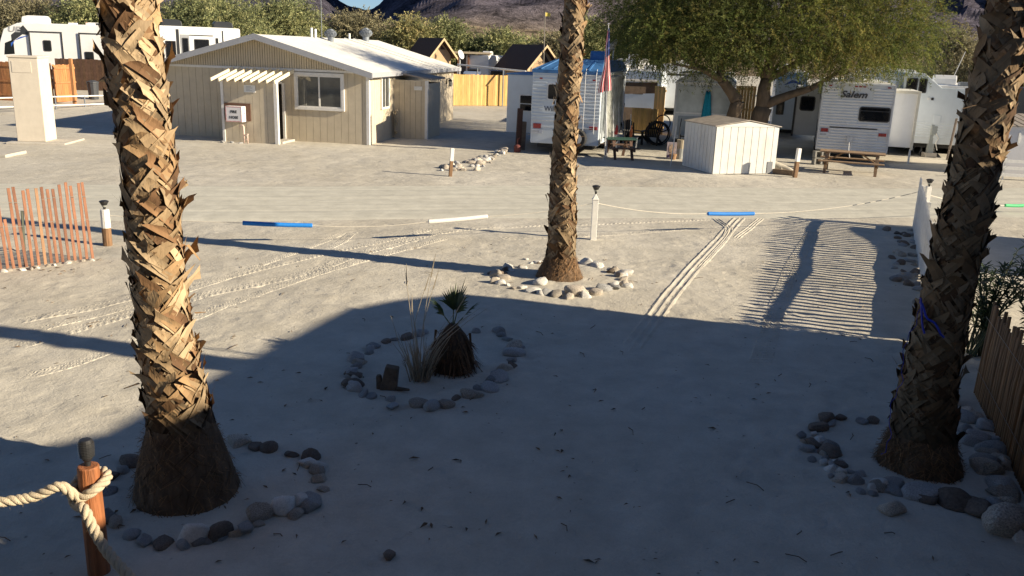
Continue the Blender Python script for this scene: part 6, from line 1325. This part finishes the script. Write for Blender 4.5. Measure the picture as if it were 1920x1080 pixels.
for (px, py, y, sx_, sz_) in ((1240, 60, 35, 1.5, 1.2), (1290, 105, 34.5, 1.5, .9), (1225, 110, 35.5, .9, .6), (1330, 30, 36, 1.9, 1.4), (1360, 95, 34, 1.5, 1.0), (1420, 60, 34.5, 1.7, 1.3), (1480, 100, 34, 1.5, .9), (1430, 120, 36, 1.2, .7), (1500, 20, 35, 2.0, 1.5), (1560, 90, 34.2, 1.6, 1.2), (1580, 20, 35.5, 1.8, 1.4), (1640, 110, 34.8, 1.4, 1.0), (1660, 50, 35.5, 1.7, 1.3), (1715, 90, 35.5, 1.1, .9), (1725, 40, 36, 1.0, .9), (1600, 130, 34, 1.2, .65), (1690, 130, 35, .9, .5), (1540, 135, 34.6, 1.0, .5), (1300, -40, 36, 2.2, 1.6), (1420, -60, 35.5, 2.5, 1.8), (1560, -60, 35.5, 2.5, 1.7), (1680, -30, 36, 1.8, 1.4), (1500, -140, 36, 2.5, 1.6), (1370, -130, 36, 2.0, 1.4), (1620, -120, 36, 2, 1.4), (1260, 0, 36, 1.6, 1.3), (1210, 20, 36.5, 1.0, 1.0), (1380, 40, 37.5, 1.8, 1.5), (1540, 60, 37.5, 1.8, 1.4), (1665, 70, 37.5, 1.5, 1.2), (1340, 130, 35.5, .9, .5)):
    c = rel(px, py - (26 if py > 80 else 0), y); clumps.append((*c, sx_, sx_ * .95, sz_))
for (x_, y_, z_, s_) in ((-3, 5, 5.5, 2.2), (-.5, 6, 6, 2.4), (-1.5, 8.5, 5.5, 2.2), (-4, 7, 5, 1.8), (-4.5, 3, 5, 1.8)): clumps.append((x_, y_, z_, s_, s_, s_ * .8))  # unseen rear clumps added so the crown shades the clubhouse
leafmass(t, clumps, 15500, 28, .10, .023, 5, .45, palette=[(.75, .85, .6), (1, 1.05, .8), (1.5, 1.45, 1.0), (1.3, 1.05, .8), (.5, .6, .5), (1.1, 1.25, .8)])
# background trees, each its own thing
BGL = mat('haze_tinted_leaf', (.29, .275, .19), .8, .15, 1.5, attr=True, trans=.2, spec=.2)  # paler grey-green carries the distance haze in its colour
def bgtree(label, px, pyb, pyt, wpx, y, seed, group='feathery trees behind the camp', pal=None, n=900, zb=None, mt=None, droop=.45):
    zb = AT(px, pyb, y).z if zb is None else zb
    p = AT(px, pyt, y); zt = p.z; W = wpx / FPX * y / 2 * 1.0; h = zt - zb; rnd = random.Random(seed); t = thing('desert_tree', label, 'tree', (p.x, y, zb - .1), 0, group); m = MB()
    fork = h * .28; k = rnd.choice((2, 3))
    for i in range(k):
        a = rnd.uniform(0, 6.28); tip = Vector((math.cos(a) * W * .45, math.sin(a) * W * .3, h * .72)); pts = limb(m, (0, 0, -.3), (tip.x * .3, tip.y * .3, fork), .17 * h / 6, .13 * h / 6, seed + i); limb(m, pts[-1], tip, .12 * h / 6, .03, seed + 9 + i)
        for j in range(2): a2 = a + rnd.uniform(-1, 1); limb(m, pts[-1].lerp(tip, .4), (math.cos(a2) * W * .75, math.sin(a2) * W * .5, h * rnd.uniform(.55, .85)), .06 * h / 6, .02, seed + 30 + j)
    m.build('trunk', BARK, t, smooth=True); cl = []
    for i in range(11):
        a = i * 2.4; rr = W * .62 * math.sqrt((i + .5) / 11); s = W * rnd.uniform(.28, .42); z = (h - s * .85) * (1 - .40 * ((rr / W) ** 1.3)) * rnd.uniform(.84, 1.0); cl.append((math.cos(a) * rr, math.sin(a) * rr * .8, z, s, s, s * .75))
    for i in range(5): a = rnd.uniform(0, 6.28); cl.append((math.cos(a) * W * .75, math.sin(a) * W * .5, h * rnd.uniform(.38, .55), W * .25, W * .25, W * .26))
    leafmass(t, cl, int(n * 2.2), 26, y * .0021, y * .0009, seed, droop, palette=pal, mt=mt or BGL); return t
OL = [(.9, .95, .7), (1.1, 1.1, .8), (1.4, 1.3, 1.0), (.7, .75, .6)]; DR = [(1.0, .98, .9), (1.2, 1.12, 1.0), (.85, .84, .78), (.7, .68, .62)]; GN = [(.78, .88, .66), (.95, 1.03, .76), (1.18, 1.2, .92), (.6, .7, .56)]
for i, (lab, px, pb, pt, w_, y, pal, n) in enumerate((
    ('dense olive tree above the long trailer at the far left', 40, 70, -25, 190, 74, DR, 1000), ('olive tree rising behind the left palm top', 165, 80, -30, 170, 72, GN, 1000), ('wide green tree hanging over the dark windowed trailer', 385, 90, -35, 240, 68, GN, 1500), ('green tree left of the first roof turbine', 530, 90, -20, 160, 76, GN, 1000),
    ('pale dry tree behind the two roof turbines', 660, 95, 8, 150, 84, DR, 1100), ('olive tree with dark forked trunk beyond the clubhouse ridge', 770, 100, 24, 110, 80, OL, 900), ('round green tree right of the forked olive tree', 835, 100, 31, 110, 82, GN, 1000), ('yellow green round tree with thin dark stems beyond the yellow fence', 935, 128, 46, 115, 82, GN, 1100),
    ('small bushy tree right of the middle palm', 1100, 118, 30, 70, 76, GN, 700), ('olive tree just right of the flag', 1165, 120, 40, 95, 80, OL, 800), ('dark green tree between the flag and the big tree', 1215, 125, 30, 90, 70, GN, 800), ('dull olive shrub tree behind the brown cabin', 1045, 118, 58, 70, 95, DR, 600), ('grey green tree with thin crown right of the big tree', 1800, 150, 40, 110, 88, DR, 420), ('green tree at the far right beyond the palm', 1905, 160, 95, 110, 85, GN, 700), ('dry tree far left behind the first trailer', -40, 70, -20, 150, 80, DR, 700))):
    bgtree(lab, px, pb, pt, w_, y, 100 + i * 7, pal=pal, n=n, zb=0.0)
rnd = random.Random(3)
for i in range(14):
    px = 560 + i * 48 + rnd.uniform(-15, 15); y = rnd.uniform(96, 125); bgtree('low olive scrub tree in the row before the hills', px, 100, rnd.uniform(58, 78), rnd.uniform(60, 90), y, 300 + i, 'scrub trees before the hills', rnd.choice((OL, DR, GN)), 420, zb=0.0)
for i in range(7):
    px = 1690 + i * 40; y = rnd.uniform(92, 110); bgtree('low green scrub tree right of the big shade tree', px, 150, rnd.uniform(125, 138), rnd.uniform(60, 85), y, 360 + i, 'scrub trees at the right', GN, 420, zb=0.0)

# ------------------------------------------------------------------ hills
HIL = bpy.data.materials.new('hill_rock'); HIL.use_nodes = True; nt = HIL.node_tree; N = nt.nodes; L = nt.links; bs = N['Principled BSDF']; bs.inputs['Roughness'].default_value = .95; bs.inputs['Specular IOR Level'].default_value = .1
at = N.new('ShaderNodeAttribute'); at.attribute_name = 'Col'; tc = N.new('ShaderNodeTexCoord'); nz = N.new('ShaderNodeTexNoise'); nz.inputs['Scale'].default_value = .05; nz.inputs['Detail'].default_value = 9; nz.inputs['Roughness'].default_value = .75; L.new(tc.outputs['Object'], nz.inputs['Vector'])
n2 = N.new('ShaderNodeTexNoise'); n2.inputs['Scale'].default_value = .22; n2.inputs['Detail'].default_value = 6; n2.inputs['Roughness'].default_value = .8; L.new(tc.outputs['Object'], n2.inputs['Vector'])
av = N.new('ShaderNodeMath'); av.operation = 'MULTIPLY_ADD'; av.inputs[1].default_value = .55; hf = N.new('ShaderNodeMath'); hf.operation = 'MULTIPLY'; hf.inputs[1].default_value = .45; L.new(nz.outputs['Fac'], hf.inputs[0]); L.new(n2.outputs['Fac'], av.inputs[0]); L.new(hf.outputs[0], av.inputs[2])
rp = N.new('ShaderNodeMapRange'); rp.inputs['From Min'].default_value = .41; rp.inputs['From Max'].default_value = .59; rp.inputs['To Min'].default_value = .3; rp.inputs['To Max'].default_value = 1.9; L.new(av.outputs[0], rp.inputs['Value']); mx = N.new('ShaderNodeMix'); mx.data_type = 'RGBA'; mx.blend_type = 'MULTIPLY'; mx.inputs['Factor'].default_value = 1; L.new(at.outputs['Color'], mx.inputs['A']); L.new(rp.outputs['Result'], mx.inputs['B']); L.new(mx.outputs['Result'], bs.inputs['Base Color'])
bp = N.new('ShaderNodeBump'); bp.inputs['Strength'].default_value = 1; bp.inputs['Distance'].default_value = 14; L.new(av.outputs[0], bp.inputs['Height']); L.new(bp.outputs['Normal'], bs.inputs['Normal'])
na, nr = 420, 130; azs = np.linspace(rad(-46), rad(46), na); rs = np.concatenate([np.linspace(130, 420, 30), np.geomspace(430, 2300, nr - 30)]); V = []; Cc = []
def ridged(x, y, s): return 1 - abs(noise.noise((x * s, y * s, 4.2))) * 2
for r_ in rs:
    for a in azs:
        x, y = r_ * math.sin(a), r_ * math.cos(a); px = a * 57.3
        lo = 13 * sstep(150, 420, r_) * (1 + .5 * noise.noise((x * .012, y * .012, 1))) * (.55 + .45 * sstep(-25, -3, px)) * (1 - .5 * sstep(8, 14, px))
        gap = .16 + .84 * max(sstep(-9.6, -3, px), sstep(-10.6, -15, px) * .45)
        mt_ = 330 * sstep(430, 1700, r_) * gap * (.62 + .42 * noise.noise((x * .0016, y * .0016, 8)))
        det = sstep(430, 900, r_) * gap * (70 * ridged(x, y, .0042) + 46 * ridged(x + 300, y, .011) + 22 * ridged(x, y + 90, .026) + 10 * noise.noise((x * .06, y * .06, 2)))
        near = 1.6 * noise.noise((x * .05, y * .05, 6)) * sstep(150, 300, r_)
        V.append((x, y, -.6 + lo + mt_ + det * .85 + near))
        k = sstep(400, 560, r_ + 70 * noise.noise((x * .01, y * .01, 3))); tan_ = (.34, .27, .19); dk = (.085, .085, .125); q = .5 + .5 * noise.noise((x * .008, y * .008, 9)); dk = tuple(lerp(u, v_, q) for u, v_ in zip(dk, (.14, .122, .15)))  # bluish mountain colour has the air haze mixed in
        Cc.append(tuple(lerp(u, v_, k) for u, v_ in zip(tan_, dk)) + (1,))
me = bpy.data.meshes.new('hills'); me.from_pydata(V, [], [(j * na + i, j * na + i + 1, (j + 1) * na + i + 1, (j + 1) * na + i) for j in range(len(rs) - 1) for i in range(na - 1)]); me.materials.append(HIL)
ca = me.color_attributes.new('Col', 'FLOAT_COLOR', 'POINT'); ca.data.foreach_set('color', np.array(Cc, dtype=np.float32).ravel())
o = link(bpy.data.objects.new('hills', me)); tag(o, 'tan foothills and dark rocky desert mountain', 'hills', kind='structure')
